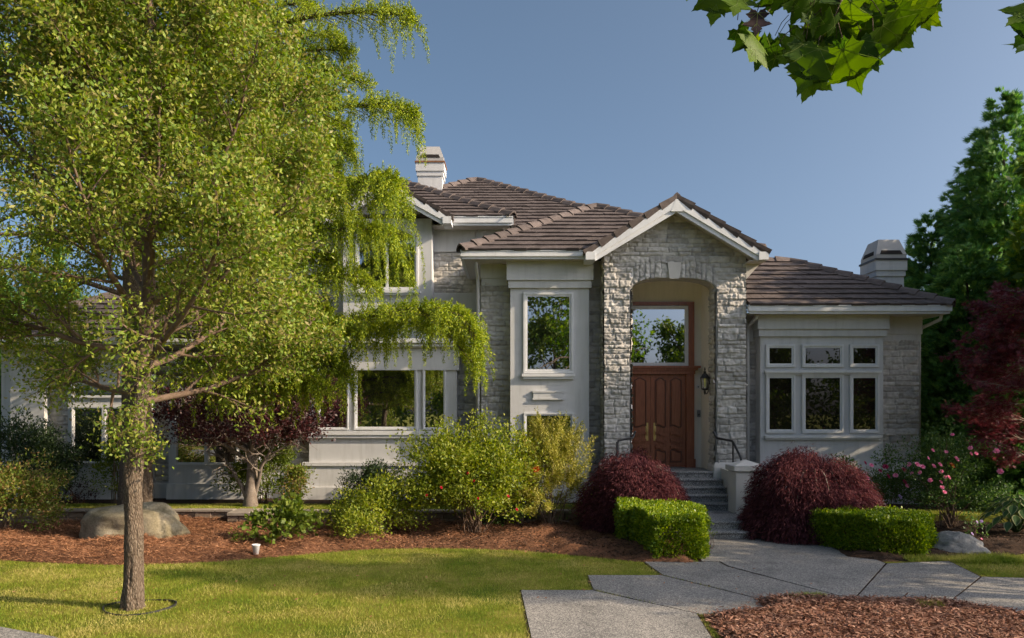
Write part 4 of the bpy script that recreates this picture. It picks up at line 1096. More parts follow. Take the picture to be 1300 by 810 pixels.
def bark_trunk(name, path, radii, parent, mat, n=40, seed=1, rough=.16, steps=60):
    """trunk with furrowed bark relief."""
    path = np.array(path, float); t = np.linspace(0, len(path) - 1, steps); i = np.minimum(t.astype(int), len(path) - 2); f = (t - i)[:, None]
    f2 = f * f * (3 - 2 * f) * .5 + f * .5
    C = path[i] + (path[i + 1] - path[i]) * f2; Rr = np.interp(t, np.arange(len(radii)), radii)
    a = np.arange(n) * 2 * math.pi / n; aa, hh = np.meshgrid(a, C[:, 2])
    ridge = vnoise(aa / (2 * math.pi) * 14 + 1.2 * vnoise(aa * 1.2 + 40, hh * 3, seed + 3), hh * 2.2, seed); ridge = np.abs(ridge - .5) * 2
    fine = vnoise(aa * 9, hh * 22, seed + 1)
    rr = Rr[:, None] * (1 + rough * (ridge - .4) + rough * .45 * (fine - .5))
    V = np.stack([C[:, 0:1] + rr * np.cos(aa), C[:, 1:2] + rr * np.sin(aa), hh + 0 * aa], 2).reshape(-1, 3)
    idx = np.arange(steps * n).reshape(steps, n); nx = np.roll(idx, -1, 1)
    Fq = np.stack([idx[:-1].ravel(), nx[:-1].ravel(), nx[1:].ravel(), idx[1:].ravel()], 1)
    return mesh_obj(name, V, Fq, M[mat], parent, smooth=False)

# ---- front lawn tree ------------------------------------------------
rng = np.random.RandomState(101)
TB = np.array([X(169, 10.04), 10.04, 0.0])
t1 = thing('lawn_tree', 'airy green deciduous tree with slender trunk growing in a ring on the front lawn', 'tree', TB)
path = [TB + np.array(q) for q in ((0, 0, -.05), (0, 0, .35), (.01, 0, 1.0), (.0, 0, 1.7), (.04, .02, 2.4), (.12, .04, 3.1), (.18, .05, 4.2), (.15, .0, 5.6), (.2, .05, 7.0), (.2, 0, 8.6))]
bark_trunk('trunk', path[:6], [.155, .116, .108, .107, .102, .09], t1, 'bark', n=72, seed=7, rough=.2, steps=150)
tubes = [(np.array(path[5:]), [.10, .08, .06, .04, .015])]; anch = []
spec = [dict(seg=6, wob=.10, up=.10), dict(n=12, L=.40, ang=.75, wob=.14, up=.05, seg=4, start=.18), dict(n=8, L=.42, ang=.75, wob=.18, up=.04, seg=3, start=.2)]
for k in range(34):
    h = 2.62 + 5.5 * (k / 33.) ** 1.05; a = k * 2.4 + rng.normal(0, .25)
    i = np.interp(h, [q[2] for q in path], np.arange(len(path))); b = path[int(i)] + (path[min(int(i) + 1, len(path) - 1)] - path[int(i)]) * (i - int(i))
    el = rng.uniform(.30, .60) if h > 3.6 else rng.uniform(.08, .42)
    L = (2.95 if h < 4.6 else 2.95 - (h - 4.6) * .48) * rng.uniform(.85, 1.12)
    grow(rng, b, (math.cos(a) * math.cos(el), math.sin(a) * math.cos(el), math.sin(el)), L, .050 - .004 * (h - 2.6), 0, spec, tubes, anch)
# the little sprout low on the trunk
for k in range(4):
    a = rng.uniform(-2.2, .4); grow(rng, TB + np.array([.05, 0, 1.95 + .16 * k]), (math.cos(a), math.sin(a), .1), .42, .012, 1, spec, tubes, anch)
crown = tubes_mesh('branches', tubes, M['twig'], t1)
P, D = twig_leaves(rng, anch, 60, .10); _ax = np.hypot(P[:, 0] - TB[0] - .1, P[:, 1] - TB[1]); _k = (P[:, 2] > 2.95) | (rng.rand(len(P)) < np.where(_ax < .6, .35, .6)); P, D = P[_k], D[_k]
print('ash leaves', len(P))
ax = unit(D * .5 + rdir(rng, len(P)) * .9 + np.array([0, 0, -.25]))
sd = perp(rng, ax)
np_quads('crown', P, ax, sd, rng.uniform(.04, .08, len(P)), rng.uniform(.022, .040, len(P)), M['lf_ash'], t1, fold=rng.uniform(-.15, .25, len(P)))
# edging ring
rg = thing('tree_ring', 'dark edging ring set in the lawn around the slender trunk', 'lawn edging', (TB[0], TB[1], 0))
a = np.linspace(0, 2 * math.pi, 41); mm = MB()
ro = .42; vs = []; fs = []
for k in range(40):
    q = 1 + .04 * math.sin(3 * a[k]); c_, s_ = math.cos(a[k]), math.sin(a[k]); h_ = .024 + .010 * math.sin(2 * a[k] + 1)
    for rr, zz_ in ((ro * q, -.02), (ro * q, h_), ((ro - .014) * q, h_), ((ro - .014) * q, -.02)): vs.append((TB[0] + .06 + rr * c_ * 1.05, TB[1] + .03 + rr * s_ * .95, zz_))
for k in range(40):
    for j in range(3): fs.append((k * 4 + j, ((k + 1) % 40) * 4 + j, ((k + 1) % 40) * 4 + j + 1, k * 4 + j + 1))
mm.add(vs, fs); mm.build('edging', M['iron'], rg)

# ---- deodar cedar ----------------------------------------------------
rng = np.random.RandomState(202)
CB = np.array([X(172, 17.0), 17.0, 0.0])
t2 = thing('deodar_cedar', 'large weeping yellow green cedar with long drooping boughs reaching in front of the house', 'tree', CB)
cpath = [CB + np.array(q) for q in ((0, 0, -.1), (0, 0, .5), (.02, 0, 1.8), (.05, 0, 3.5), (.0, 0, 6), (.1, 0, 9), (.05, 0, 12), (.1, 0, 15.0))]
bark_trunk('trunk', cpath, [.42, .34, .31, .29, .25, .18, .11, .03], t2, 'bark', n=48, seed=17, steps=110)
ctub = []; SB = []; SD = []; SL = []; SIN = []
def bough(pts, r0, dens, side_len, hang, hangtip=1.0):
    """pts: polyline; lateral branchlets carry separate hanging tassels."""
    pts = np.array(pts, float)
    t = np.linspace(0, len(pts) - 1, 14); i = np.minimum(t.astype(int), len(pts) - 2); q = pts[i] + (pts[i + 1] - pts[i]) * (t - i)[:, None]
    for _ in range(2): q[1:-1] = (q[:-2] + q[1:-1] * 2 + q[2:]) / 4
    L = np.linalg.norm(np.diff(q, axis=0), axis=1).sum(); ctub.append((q, list(np.linspace(r0, .008, len(q)))))
    n = int(L * dens * 1.5); ph = rng.rand() * 50
    for k in range(n):
        s = .12 + .88 * (k + rng.rand()) / n; tt = s * (len(q) - 1); j = min(int(tt), len(q) - 2); p = q[j] + (q[j + 1] - q[j]) * (tt - j)
        d = unit(q[j + 1] - q[j]); sd_ = unit(np.cross(d, UPV)) * (1 if k % 2 else -1)
        lump = float(vnoise(np.array([ph + s * L * 1.7]), np.array([3.3 + (k % 2) * 9]), 77)[0])
        bl_ = side_len * (1.12 - .98 * s) * rng.uniform(.35, 1.25) * (.5 + lump)
        bd_ = unit(sd_ * rng.uniform(.35, .9) + d * (.78 - .45 * s) + np.array([0, 0, rng.normal(.06, .12)]))
        m_ = max(1, int(bl_ / .19)); u = (np.arange(m_) + .3 + .7 * rng.rand(m_)) / m_
        b = p + bd_ * (bl_ * u)[:, None] - UPV * (bl_ * .22 * u * u)[:, None]
        SB.append(b); SD.append(unit(bd_ * .5 + rng.normal(0, .28, (m_, 3)) * np.array([1, 1, .3])))
        big = np.where(rng.rand(m_) < .3, 1.75, .42)
        SL.append(.62 * hang * rng.uniform(.35, 1.1, m_) * big * (.5 + lump) * (.6 + .4 * hangtip * s)); SIN.append(np.full(m_, s))
        SB.append(p[None] + rng.normal(0, .02, (1, 3))); SD.append(unit(bd_[None] * .6 + UPV * .55)); SL.append(np.array([-.24 * rng.uniform(.6, 1.3)])); SIN.append(np.array([s]))
        if bl_ > .2: ctub.append((np.stack([p, p + bd_ * bl_ * .5 - UPV * bl_ * .06, p + bd_ * bl_ - UPV * bl_ * .22]), [.012, .008, .003]))
def px(x, y, Y): return np.array([X(x, Y), Y, Z(y, Y)])
def tr(z): return np.array([CB[0] + .05, 17.0, z])
# boughs that show in the picture
bough([tr(9.9), px(300, 40, 16.6), px(400, 18, 16.0), px(470, 14, 15.6), px(505, 16, 15.4), px(527, 26, 15.3)], .07, 9.9, 1.3, 0.62)
bough([tr(9.4), px(300, 110, 16.8), px(390, 84, 16.5), px(440, 96, 16.2), px(474, 112, 16.0)], .05, 9.3, .9, 0.50)
bough([tr(8.6), px(300, 170, 16.2), px(400, 138, 15.6), px(470, 132, 15.2), px(510, 137, 15.0), px(531, 152, 14.9)], .07, 10.5, 1.25, 0.72)
bough([tr(8.9), px(300, 140, 17.2), px(380, 100, 17.0), px(430, 128, 17.0)], .05, 9.3, 1.0, 0.70)
bough([tr(7.9), px(300, 250, 16.0), px(380, 190, 15.5), px(425, 180, 15.2), px(440, 196, 15)], .06, 9.3, 1.0, 0.60)
bough([tr(6.6), px(300, 275, 15.8), px(400, 246, 15.2), px(455, 232, 14.8), px(490, 222, 14.6), px(507, 236, 14.5)], .07, 13.6, 1.0, 1.85, hangtip=1.2)
bough([tr(6.0), px(320, 300, 15.6), px(420, 290, 15.0), px(470, 290, 14.6), px(500, 300, 14.5)], .05, 11.2, .8, 1.15)
bough([tr(4.9), px(300, 395, 15.6), px(400, 355, 15.0), px(450, 345, 14.7), px(482, 372, 14.5)], .05, 9.9, .8, 0.60)
bough([tr(4.2), px(300, 432, 15.6), px(380, 420, 15.2), px(450, 404, 14.7), px(520, 391, 14.3), px(570, 392, 14.1), px(598, 408, 14.0), px(609, 436, 13.95)], .075, 16.1, 1.35, 0.70)
bough([tr(3.9), px(300, 448, 15.8), px(400, 430, 15.6), px(470, 414, 15.3), px(540, 405, 15.0), px(585, 420, 14.8)], .06, 12.4, 1.1, 0.75)
bough([px(520, 391, 14.3), px(545, 400, 14.2), px(570, 425, 14.1), px(595, 455, 14.0), px(610, 470, 13.95)], .025, 14.9, .5, 0.45)
bough([tr(3.6), px(280, 470, 15.4), px(360, 455, 15.0), px(420, 462, 14.8), px(445, 480, 14.7)], .05, 11.2, 1.0, 0.75)
bough([tr(3.4), px(260, 480, 15.0), px(330, 462, 14.6), px(390, 470, 14.4), px(420, 500, 14.3)], .05, 9.9, .9, 0.60)
bough([tr(10.3), px(130, 10, 15.6), px(90, 5, 15.0), px(70, 20, 14.6)], .05, 9.9, 1.0, 0.70)
bough([tr(9.2), px(60, 60, 15.6), px(20, 70, 15.0)], .05, 8.7, 1.0, 0.70)
for tx_, ty_, Y_, z_, hg_ in ((432, 48, 16.8, 9.9, .5), (412, 78, 17.2, 9.3, .5), (448, 66, 16.4, 9.6, .45), (442, 160, 16.2, 8.3, .6), (405, 186, 16.6, 7.9, .6), (432, 214, 15.8, 7.6, .6), (420, 122, 17.2, 8.7, .5), (446, 186, 15.9, 8.0, .55), (380, 30, 17.4, 10.3, .5), (400, 8, 17.0, 10.6, .5), (395, 240, 15.6, 7.0, .7), (425, 330, 15.2, 5.4, .6), (420, 395, 15.4, 4.6, .6), (440, 455, 15.2, 4.0, .6), (400, 490, 15.0, 3.5, .6)):
    bough([tr(z_), px(300, ty_ + 22, Y_ + .2), px((300 + tx_) / 2, ty_ - 2, Y_ + .1), px(tx_ - 18, ty_ - 4, Y_), px(tx_, ty_ + 4, Y_)], .045, 11, .95, hg_)
hero_n = sum(len(b) for b in SB)
# the rest of the tree
for k in range(58):
    h = 4.2 + 10.6 * (k / 57.); a = k * 2.4 + .7
    L = (6.3 - .40 * (h - 3)) * rng.uniform(.8, 1.05); c_, s_ = math.cos(a), math.sin(a)
    if c_ > .25 and h < 11.5: L *= .62
    if s_ > .3: L *= .75
    b0 = np.array([CB[0], 17.0, h]); dirn = np.array([c_, s_, 0])
    bough([b0, b0 + dirn * L * .3 + UPV * L * .07, b0 + dirn * L * .62 + UPV * L * .06, b0 + dirn * L * .88 - UPV * L * .02, b0 + dirn * L - UPV * L * .10], .06, 4.5, 1.5, .62)
tubes_mesh('boughs', ctub, M['bark'], t2, sides=(6, 4, 3))
B_ = np.concatenate(SB); D_ = np.concatenate(SD); L_ = np.concatenate(SL); S_ = np.concatenate(SIN)
hero = np.arange(len(B_)) < hero_n
def strands(name, sel, mat, step, wid, ln, fat):
    B, Dn, Ln = B_[sel], D_[sel], L_[sel]; top = Ln < 0; A_ = np.abs(Ln)
    cnt = np.maximum(4, (A_ / step).astype(int)); rep = np.repeat(np.arange(len(B)), cnt)
    f = np.concatenate([(np.arange(c) + rng.rand(c)) / c for c in cnt]); Lr = A_[rep][:, None]; ff = f[:, None]; tp = top[rep][:, None]
    arc = np.where(tp, Dn[rep] * ff * Lr, Dn[rep] * (.38 * Lr * (1 - (1 - ff) ** 2)) - UPV * Lr * ff ** 1.25)
    rad_ = fat * (1.0 - .86 * f ** .8) * (.75 + .5 * vnoise(rep * 1.7, f * 5, 5)) * np.where(top[rep], .7, 1)
    pos = B[rep] + arc + rdir(rng, len(rep)) * (rad_ * rng.rand(len(rep)) ** .5)[:, None]
    tang = unit(np.where(tp, Dn[rep], Dn[rep] * (.76 * (1 - ff)) - UPV * 1.2 * ff ** .25))
    rdv = unit(pos - B[rep] - arc); ax = unit(tang * .75 + rdv * .55 + rdir(rng, len(rep)) * .45); sd = perp(rng, ax)
    sc = (1 - .35 * f)
    np_quads(name, pos, ax, sd, rng.uniform(*ln, len(rep)) * sc, rng.uniform(*wid, len(rep)) * sc, mat, t2, taper=.4)
    print(name, len(rep))
strands('foliage', hero, M['lf_cedar'], .0046, (.014, .026), (.04, .085), .095)
strands('inner_foliage', ~hero, M['lf_cedar'], .019, (.03, .05), (.07, .15), .17)

# ---- generic shrubs ----------------------------------------------------
def shrub(name, label, cat, base, rx, ry, h, n, L, ratio, mat, seed, clumps=40, z0=.15, stems=10, stem_mat='twig', spiky=0.0, group=None, rough=.28, csize=.22, up=.3, lean=(0, 0), stem_r=.012):
    rng = np.random.RandomState(seed); base = np.array(base, float)
    r = thing(name, label, cat, base, group)
    d = rdir(rng, clumps); d[:, 2] = np.where(d[:, 2] < -.55, -d[:, 2], d[:, 2]); rad_ = rng.uniform(1 - rough * 1.6, 1 + rough * .55, clumps) * rng.choice([1, 1, 1, .6], clumps)
    C = base + np.array([lean[0], lean[1], h * .46]) + d * rad_[:, None] * np.array([rx, ry, h * .52])
    C[:, 2] = np.maximum(C[:, 2], base[2] + z0 * h)
    m = MB()
    for k in range(stems):
        e_ = C[rng.randint(len(C))]; a = base + np.array([rng.normal(0, rx * .10), rng.normal(0, ry * .10), -.02]); q = (a + e_) / 2 + rng.normal(0, .06, 3) * rx + np.array([0, 0, .12 * h])
        m.tube([a, (a + q) / 2 + rng.normal(0, .02, 3), q, e_], [stem_r, stem_r * .85, stem_r * .7, stem_r * .3], 5, cap=False)
    if stems: m.build('stem', M[stem_mat], r, smooth=True)
    ci = rng.randint(0, clumps, n); cs = csize * rng.uniform(.6, 1.3, clumps)
    g = rng.normal(0, 1, (n, 3)); g = g / np.maximum(1, np.linalg.norm(g, axis=1) / 1.9)[:, None]
    P = C[ci] + g * cs[ci][:, None] * np.array([1, 1, .8])
    if spiky:
        sp = rng.rand(n) * spiky; o = unit(C[ci] - (base + np.array([0, 0, h * .2]))); P = C[ci] + o * (sp * rng.rand(n))[:, None] * 1.0 + g * (cs[ci] * (.55 - .45 * sp / max(spiky, 1e-6)))[:, None]
    P[:, 2] = np.maximum(P[:, 2], base[2] + .02 + .06 * rng.rand(n))
    out = unit(P - (base + np.array([0, 0, h * .35])))
    ax = unit(out * .5 + np.array([0, 0, up]) + rdir(rng, n) * .85); sd = perp(rng, ax)
    nr = np.cross(ax, sd)
    np_quads('foliage', P, ax, sd, rng.uniform(.65, 1.25, n) * L, rng.uniform(.75, 1.2, n) * L * ratio, M[mat], r, fold=rng.uniform(-.2, .25, n))
    return r, C, rng

def bloom(parent, pos, s, mat, rng, name='flower', mesh_cache={}):
    """rose-like bloom: three whorls of cupped petals."""
    key = (mat,)
    V = []; Fq = []
    for ring, (np_, el, rr) in enumerate(((6, .25, 1.0), (5, .75, .8), (4, 1.2, .55))):
        for k in range(np_):
            a = 2 * math.pi * k / np_ + ring * .5 + rng.normal(0, .1); c_, s_ = math.cos(a), math.sin(a); n = len(V)
            o = np.array([c_ * math.cos(el), s_ * math.cos(el), math.sin(el)]); t_ = np.array([-s_, c_, 0])
            V += [(0, 0, 0), tuple((o * .75 + t_ * .42) * rr * s), tuple((o + np.array([0, 0, .1])) * rr * s), tuple((o * .75 - t_ * .42) * rr * s)]
            Fq.append((n, n + 1, n + 2, n + 3))
    q = unit(np.array([rng.normal(0, .5), -.7, .6])); z = q; x = unit(np.cross(z, UPV)); y = np.cross(z, x)
    V = np.array(V) @ np.stack([x, y, z]) + pos
    return mesh_obj(name, V, Fq, M[mat], parent)

# ---- purple plum with the bright bush behind ----------------------------
rng = np.random.RandomState(303)
PB = np.array([X(318, 18.3), 18.3, TZ])
t3 = thing('purple_plum_tree', 'small dark purple leaved tree with forked pale trunk against the left wing', 'tree', PB)
bark_trunk('trunk', [PB + np.array(q) for q in ((0, 0, -.1), (0, 0, .2), (.03, 0, .6), (.05, 0, 1.0), (.02, 0, 1.35))], [.20, .15, .125, .115, .10], t3, 'bark_smooth', n=24, seed=31, rough=.08, steps=30)
tubes = []; anch = []
sp3 = [dict(seg=6, wob=.14, up=.06), dict(n=9, L=.5, ang=.7, wob=.15, up=.0, seg=4, start=.25, flat=.6), dict(n=7, L=.45, ang=.7, wob=.2, up=0, seg=3, start=.1, flat=.6)]
for k in range(15):
    a = k * 2.4; el = rng.uniform(.30, 1.0); b = PB + np.array([.02, 0, rng.uniform(1.0, 1.4)])
    grow(rng, b, (math.cos(a) * math.cos(el), math.sin(a) * math.cos(el) * .7, math.sin(el)), rng.uniform(1.8, 2.75), .055, 0, sp3, tubes, anch)
grow(rng, PB + np.array([-.1, 0, .25]), (-.5, .0, .85), 1.5, .06, 0, sp3, tubes, anch); grow(rng, PB + np.array([.12, 0, .35]), (.5, -.1, .85), 1.9, .055, 0, sp3, tubes, anch)
tubes_mesh('branches', tubes, M['bark_smooth'], t3)
P, D = twig_leaves(rng, anch, 26, .10); print('plum', len(P))
P = P[P[:, 2] > 1.72 + .3 * rng.rand(len(P))]
ax = unit(rdir(rng, len(P)) + np.array([0, 0, -.3])); np_quads('crown', P, ax, perp(rng, ax), rng.uniform(.06, .105, len(P)), rng.uniform(.035, .055, len(P)), M['lf_plum'], t3, fold=rng.uniform(-.1, .25, len(P)))

def at(px_, Y, z): return (X(px_, Y), Y, z)
# left side shrubs
shrub('rhododendron_bush', 'bright green leafy bush behind the forked purple tree trunk', 'bush', at(335, 18.9, TZ),   .80, .45, 1.62, 7000, .085, .42, 'lf_rhodo', 401, 34, csize=.17)
shrub('rhododendron_bush', 'low red tipped shrub right of the forked purple tree', 'bush', at(374, 18.8, TZ), .36, .3, .85, 1300, .08, .42, 'lf_rhodo_red', 402, 16, csize=.11, stems=9)
shrub('laurel_bush', 'rounded dark evergreen shrub by the left wing wall', 'bush', at(40, 18.4, TZ), .95, .6, 1.95, 12000, .08, .45, 'lf_dark', 403, 44, csize=.22)
shrub('rhododendron_bush', 'red tipped green bush at the left edge on the straw mulch', 'bush', at(10, 15.8, .05), .98, .7, 1.5, 11000, .075, .42, 'lf_rhodo_red', 404, 60, csize=.16)
shrub('heather_plant', 'tiny dark reddish plant under the left wing window', 'plant', at(98, 18.9, TZ), .32, .25, .62, 600, .06, .4, 'lf_plum', 405, 12, csize=.10, stems=8)
shrub('camellia_bush', 'round olive green shrub half hidden behind the two trunks', 'bush', at(146, 18.9, TZ), .42, .4, 1.5, 2200, .075, .45, 'lf_rhodo', 406, 26, csize=.15)
hy, C, rg_ = shrub('hydrangea_plant', 'low bright green hydrangea alone on the straw mulch near the white cup', 'plant', at(358, 14.7, .08), .58, .42, .72, 1300, .105, .70, 'lf_rhodo', 407, 26, csize=.11, stems=8)
shrub('rock_cress', 'tiny green weed tuft beside the white cup on the mulch', 'plant', at(300, 14.4, .10), .16, .12, .2, 130, .05, .4, 'lf_rhodo', 408, 6, csize=.05, stems=0)
# shrubs before the centre
shrub('laurel_bush', 'small dark green mound against the lower left bay wall', 'bush', at(476, 18.6, TZ), .64, .45, .86, 8000, .065, .40, 'lf_dark', 410, 36, csize=.15)
sr, C, rg_ = shrub('laurel_bush', 'dark shrub with one tall sprig in front of the left stone pier', 'bush', at(583, 18.7, TZ), .62, .45, 1.62, 8000, .07, .42, 'lf_dark', 411, 36, csize=.17)
q0 = np.array(at(606, 18.5, 1.5)); mm = MB(); pts = [q0, q0 + np.array([.06, -.05, .45]), q0 + np.array([.12, -.05, .95])]; mm.tube(pts, [.012, .009, .004], 5); mm.build('stem', M['twig'], sr)
n = 130; t = rg_.rand(n); Pq = q0 + np.array([.12, -.05, .95]) * t[:, None] + rg_.normal(0, .07, (n, 3)); ax = unit(rdir(rg_, n) + UPV * .4); np_quads('sprig_leaves', Pq, ax, perp(rg_, ax), rg_.uniform(.06, .1, n), rg_.uniform(.04, .06, n), M['lf_rose'], sr)
lr, C, rg_ = shrub('rose_bush', 'sprawling low rose bush at the left end of the centre bed', 'bush', at(484, 15.6, .08), .78, .55, 1.0, 6500, .07, .5, 'lf_rose', 412, 64, csize=.15, stems=26, rough=.4, lean=(-.1, 0), z0=.12)
shrub('rose_bush', 'small trailing leafy rose creeping towards the lawn edge', 'bush', at(452, 14.6, .06), .45, .35, .62, 1300, .065, .5, 'lf_rose', 413, 24, csize=.11, stems=14, lean=(.05, 0))
rb, C, rg_ = shrub('rose_bush', 'large yellow green rose bush dotted with a few red blooms', 'bush', at(600, 16.0, .08), 1.38, .85, 2.08, 21000, .07, .52, 'lf_rose', 414, 150, csize=.19, stems=40, rough=.36, z0=.17, lean=(-.05, 0), stem_r=.009)
for x_, y_ in ((602, 611), (645, 630), (656, 647), (542, 629), (560, 619), (594, 601), (607, 633)):
    bloom(rb, np.array(px(x_, y_, 15.12)), .034, 'fl_red', rg_)
for k in range(14):
    bl_ = C[rg_.randint(len(C))]; 
jb, C, rg_ = shrub('golden_juniper', 'feathery golden green juniper right of the rose bush', 'bush', at(697, 16.7, .08),   .88, .65, 1.95, 46000, .062, .25, 'lf_juniper', 415, 130, csize=.19, spiky=.55, stems=16, up=.5, rough=.3, z0=.14)
bloom(jb, px(681, 596, 16.05), .09, 'fl_orange', rg_, 'orange_spray')
shrub('rose_bush', 'dim green leafy bush in the shade below the juniper', 'bush', at(655, 16.9, .06), .62, .4, .95, 2400, .065, .5, 'lf_rosedark', 416, 30, csize=.16, stems=10)
shrub('spirea_twigs', 'bare brownish twiggy shrub in the shade by the left hedge', 'bush', at(735, 16.6, .06), .50, .35, .60, 260, .05, .4, 'lf_rosedark', 417, 40, csize=.08, stems=60, stem_r=.007)

# ---- weeping red maples ---------------------------------------------------
def mound(label, base, rx, ry, h, n, seed):
    rng = np.random.RandomState(seed); base = np.array(base, float)
    r = thing('weeping_maple', label, 'bush', base)
    m = MB(); m.tube([base, base + [.03, 0, h * .35], base + [-.03, .05, h * .7]], [.09, .07, .05], 8)
    for k in range(22):
        a = k * 2.4; e_ = base + np.array([math.cos(a) * rx * .85, math.sin(a) * ry * .85, h * rng.uniform(.2, .6)]); q = base + np.array([math.cos(a) * rx * .45, math.sin(a) * ry * .45, h * .85])
        m.tube([base + [0, 0, h * .6], q, (q + e_) / 2 + [0, 0, .1], e_], [.035, .02, .012, .005], 4, cap=False)
    m.build('branches', M['bark_smooth'], r, smooth=True)
    # layered hanging tresses
    k = n // 14; d = rdir(rng, k); d[:, 2] = np.abs(d[:, 2]); lay = rng.choice([1.0, .93, .84, .72], k, p=[.45, .28, .17, .10])
    lump = .80 + .38 * vnoise(np.arctan2(d[:, 1], d[:, 0]) * 1.6 + 9, d[:, 2] * 2.5, seed) + .10 * (vnoise(np.arctan2(d[:, 1], d[:, 0]) * 5 + 9, d[:, 2] * 7, seed + 1) - .5)
    C = np.array([0, 0, .06 * h]) + d * (lay * lump)[:, None] * np.array([rx, ry, h * .95]); C[:, 2] = np.maximum(C[:, 2], .06 + .12 * rng.rand(k) * h)
    C[:, :2] *= (1.04 - .10 * (C[:, 2:3] / h))
    out = unit(d * np.array([1 / rx, 1 / ry, 1 / h])); hang = unit(np.stack([out[:, 0], out[:, 1], -1.1 + 0 * out[:, 0]], 1) * np.array([.9, .9, 1]))
    rep = np.repeat(np.arange(k), 14); f = np.tile(np.arange(14) / 14., k)
    P = base + C[rep] + hang[rep] * (f * .24)[:, None] + rng.normal(0, .05, (len(rep), 3))
    P[:, 2] = np.maximum(P[:, 2], base[2] + .03)
    ax = unit(hang[rep] + out[rep] * .35 + rng.normal(0, .40, (len(rep), 3))); sd = unit(np.cross(ax, out[rep] + rng.normal(0, .6, (len(rep), 3))))
    np_quads('foliage', P, ax, sd, rng.uniform(.06, .13, len(rep)), rng.uniform(.009, .017, len(rep)), M['lf_redmaple'], r, taper=.45)
mound('dark red weeping maple mound left of the steps behind the square hedge', at(808, 16.6, .12), 1.12, .85, 1.46, 80000, 501)
mound('dark red weeping maple mound right of the steps in front of the pier', at(1030, 15.7, .04), 1.28, .8, 1.57, 84000, 502)

# ---- box hedges -------------------------------------------------------------
def hedge(label, poly, h, n, seed, L=.050):
    """clipped hedge: leafy shell over an outline on the ground."""
    rng = np.random.RandomState(seed); poly = np.array(poly, float); c = poly.mean(0)
    r = thing('box_hedge', label, 'hedge', (c[0], c[1], 0))
    m = MB()
    for k in range(26):
        x_ = c[0] + .3 * np.clip(rng.normal(), -1, 1); y_ = c[1] + .2 * np.clip(rng.normal(), -1, 1); m.tube([(x_, y_, 0), (x_ + rng.normal(0, .05), y_, h * .5), (x_ + rng.normal(0, .1), y_ + rng.normal(0, .1), h * .85)], [.012, .009, .004], 4, cap=False)
    m.build('stem', M['twig'], r)
    Ps = []; Ns = []
    seg = np.roll(poly, -1, 0) - poly; ln = np.linalg.norm(seg, axis=1); area = sum(ln) * h
    x0, y0 = poly.min(0); x1, y1 = poly.max(0)
    def off(p2, q): return c + (p2 - c) * q
    for i in range(len(poly)):
        k = int(n * .6 * ln[i] / ln.sum()); t = rng.rand(k); z = h * rng.rand(k)
        p = poly[i] + seg[i] * t[:, None]; nn = np.array([seg[i][1], -seg[i][0]]) / ln[i]
        if nn @ (poly[i] - c) < 0: nn = -nn
        dep = rng.choice([0, .03, .07, .13, .2], k, p=[.34, .28, .2, .12, .06]); dep = dep + rng.normal(0, .02, k) + .11 * np.clip((z / h - .62) / .38, 0, 1) ** 2 
        dep -= .10 * (vnoise(p[:, 0] * 4 + 7, z * 4 + p[:, 1] * 4, seed) - .5)
        Ps.append(np.stack([p[:, 0] - nn[0] * dep, p[:, 1] - nn[1] * dep, z], 1)); Ns.append(np.tile([nn[0], nn[1], .25], (k, 1)))
    k = int(n * .75); x = rng.uniform(x0, x1, k); y = rng.uniform(y0, y1, k); ii = inside(poly, x, y); x, y = x[ii], y[ii]
    dep = rng.choice([0, .03, .07, .13], len(x), p=[.4, .3, .2, .1]) + .11 * (vnoise(x * 3.3, y * 3.3, seed + 3) - .5) - .01
    sprig = rng.rand(len(x)) < .04; dep = np.where(sprig, -.05 * rng.rand(len(x)), dep)
    Ps.append(np.stack([x, y, h - dep], 1)); Ns.append(np.tile([0, 0, 1.], (len(x), 1)))
    P = np.concatenate(Ps); Nn = np.concatenate(Ns)
    P += rng.normal(0, .012, P.shape); P[:, 2] = np.maximum(P[:, 2], .015)
    ax = unit(Nn * .8 + UPV * .35 + rdir(rng, len(P)) * .7); np_quads('foliage', P, ax, perp(rng, ax), rng.uniform(.7, 1.35, len(P)) * L, rng.uniform(.5, .75, len(P)) * L, M['lf_box'], r, fold=rng.uniform(0, .25, len(P)))
hL = [G(801, 690), G(832, 713), G(893, 711), (X(897, 14.6), 14.6), (X(868, 15.55), 15.55), (X(818, 15.9), 15.9), (X(783, 15.8), 15.8), (X(786, 15.0), 15.0)]
hedge('bright clipped box hedge left of the path below the red mound', hL, .70, 36000, 601)
hR = [(X(1028, 14.9), 14.9), G(1120, 708), G(1170, 709), (X(1186, 14.1), 14.1), (X(1128, 15.3), 15.3), (X(1070, 15.7), 15.7), (X(1030, 15.5), 15.5)]
hedge('bright clipped box hedge right of the path beside the grey boulder', hR, .62, 38000, 602)

rng = np.random.RandomState(44); n = 90; fx = rng.uniform(-7, 4.5, n); fy = rng.uniform(8.8, 14.0, n); a_ = rng.rand(n) * 6.28
ax = unit(np.stack([np.cos(a_), np.sin(a_), rng.normal(.1, .2, n)], 1)); sd = unit(np.cross(ax, np.array([0, 0, 1.0]) + rng.normal(0, .3, (n, 3))))
np_quads('fallen_leaves', np.stack([fx, fy, np.full(n, .035)], 1), ax, sd, rng.uniform(.04, .08, n), rng.uniform(.02, .04, n), M['chip_straw'], kind='stuff', fold=rng.uniform(.1, .4, n))
n = 420; q_ = np.array([G(885, 781), G(973, 775), G(961, 760), G(1085, 762), G(1206, 765), G(1300, 781)]); sg_ = rng.randint(0, 5, n); tt_ = rng.rand(n)[:, None]
pp_ = q_[sg_] * (1 - tt_) + q_[sg_ + 1] * tt_ + np.stack([rng.normal(0, .05, n), np.abs(rng.normal(0, .16, n))], 1); a_ = rng.rand(n) * 6.28
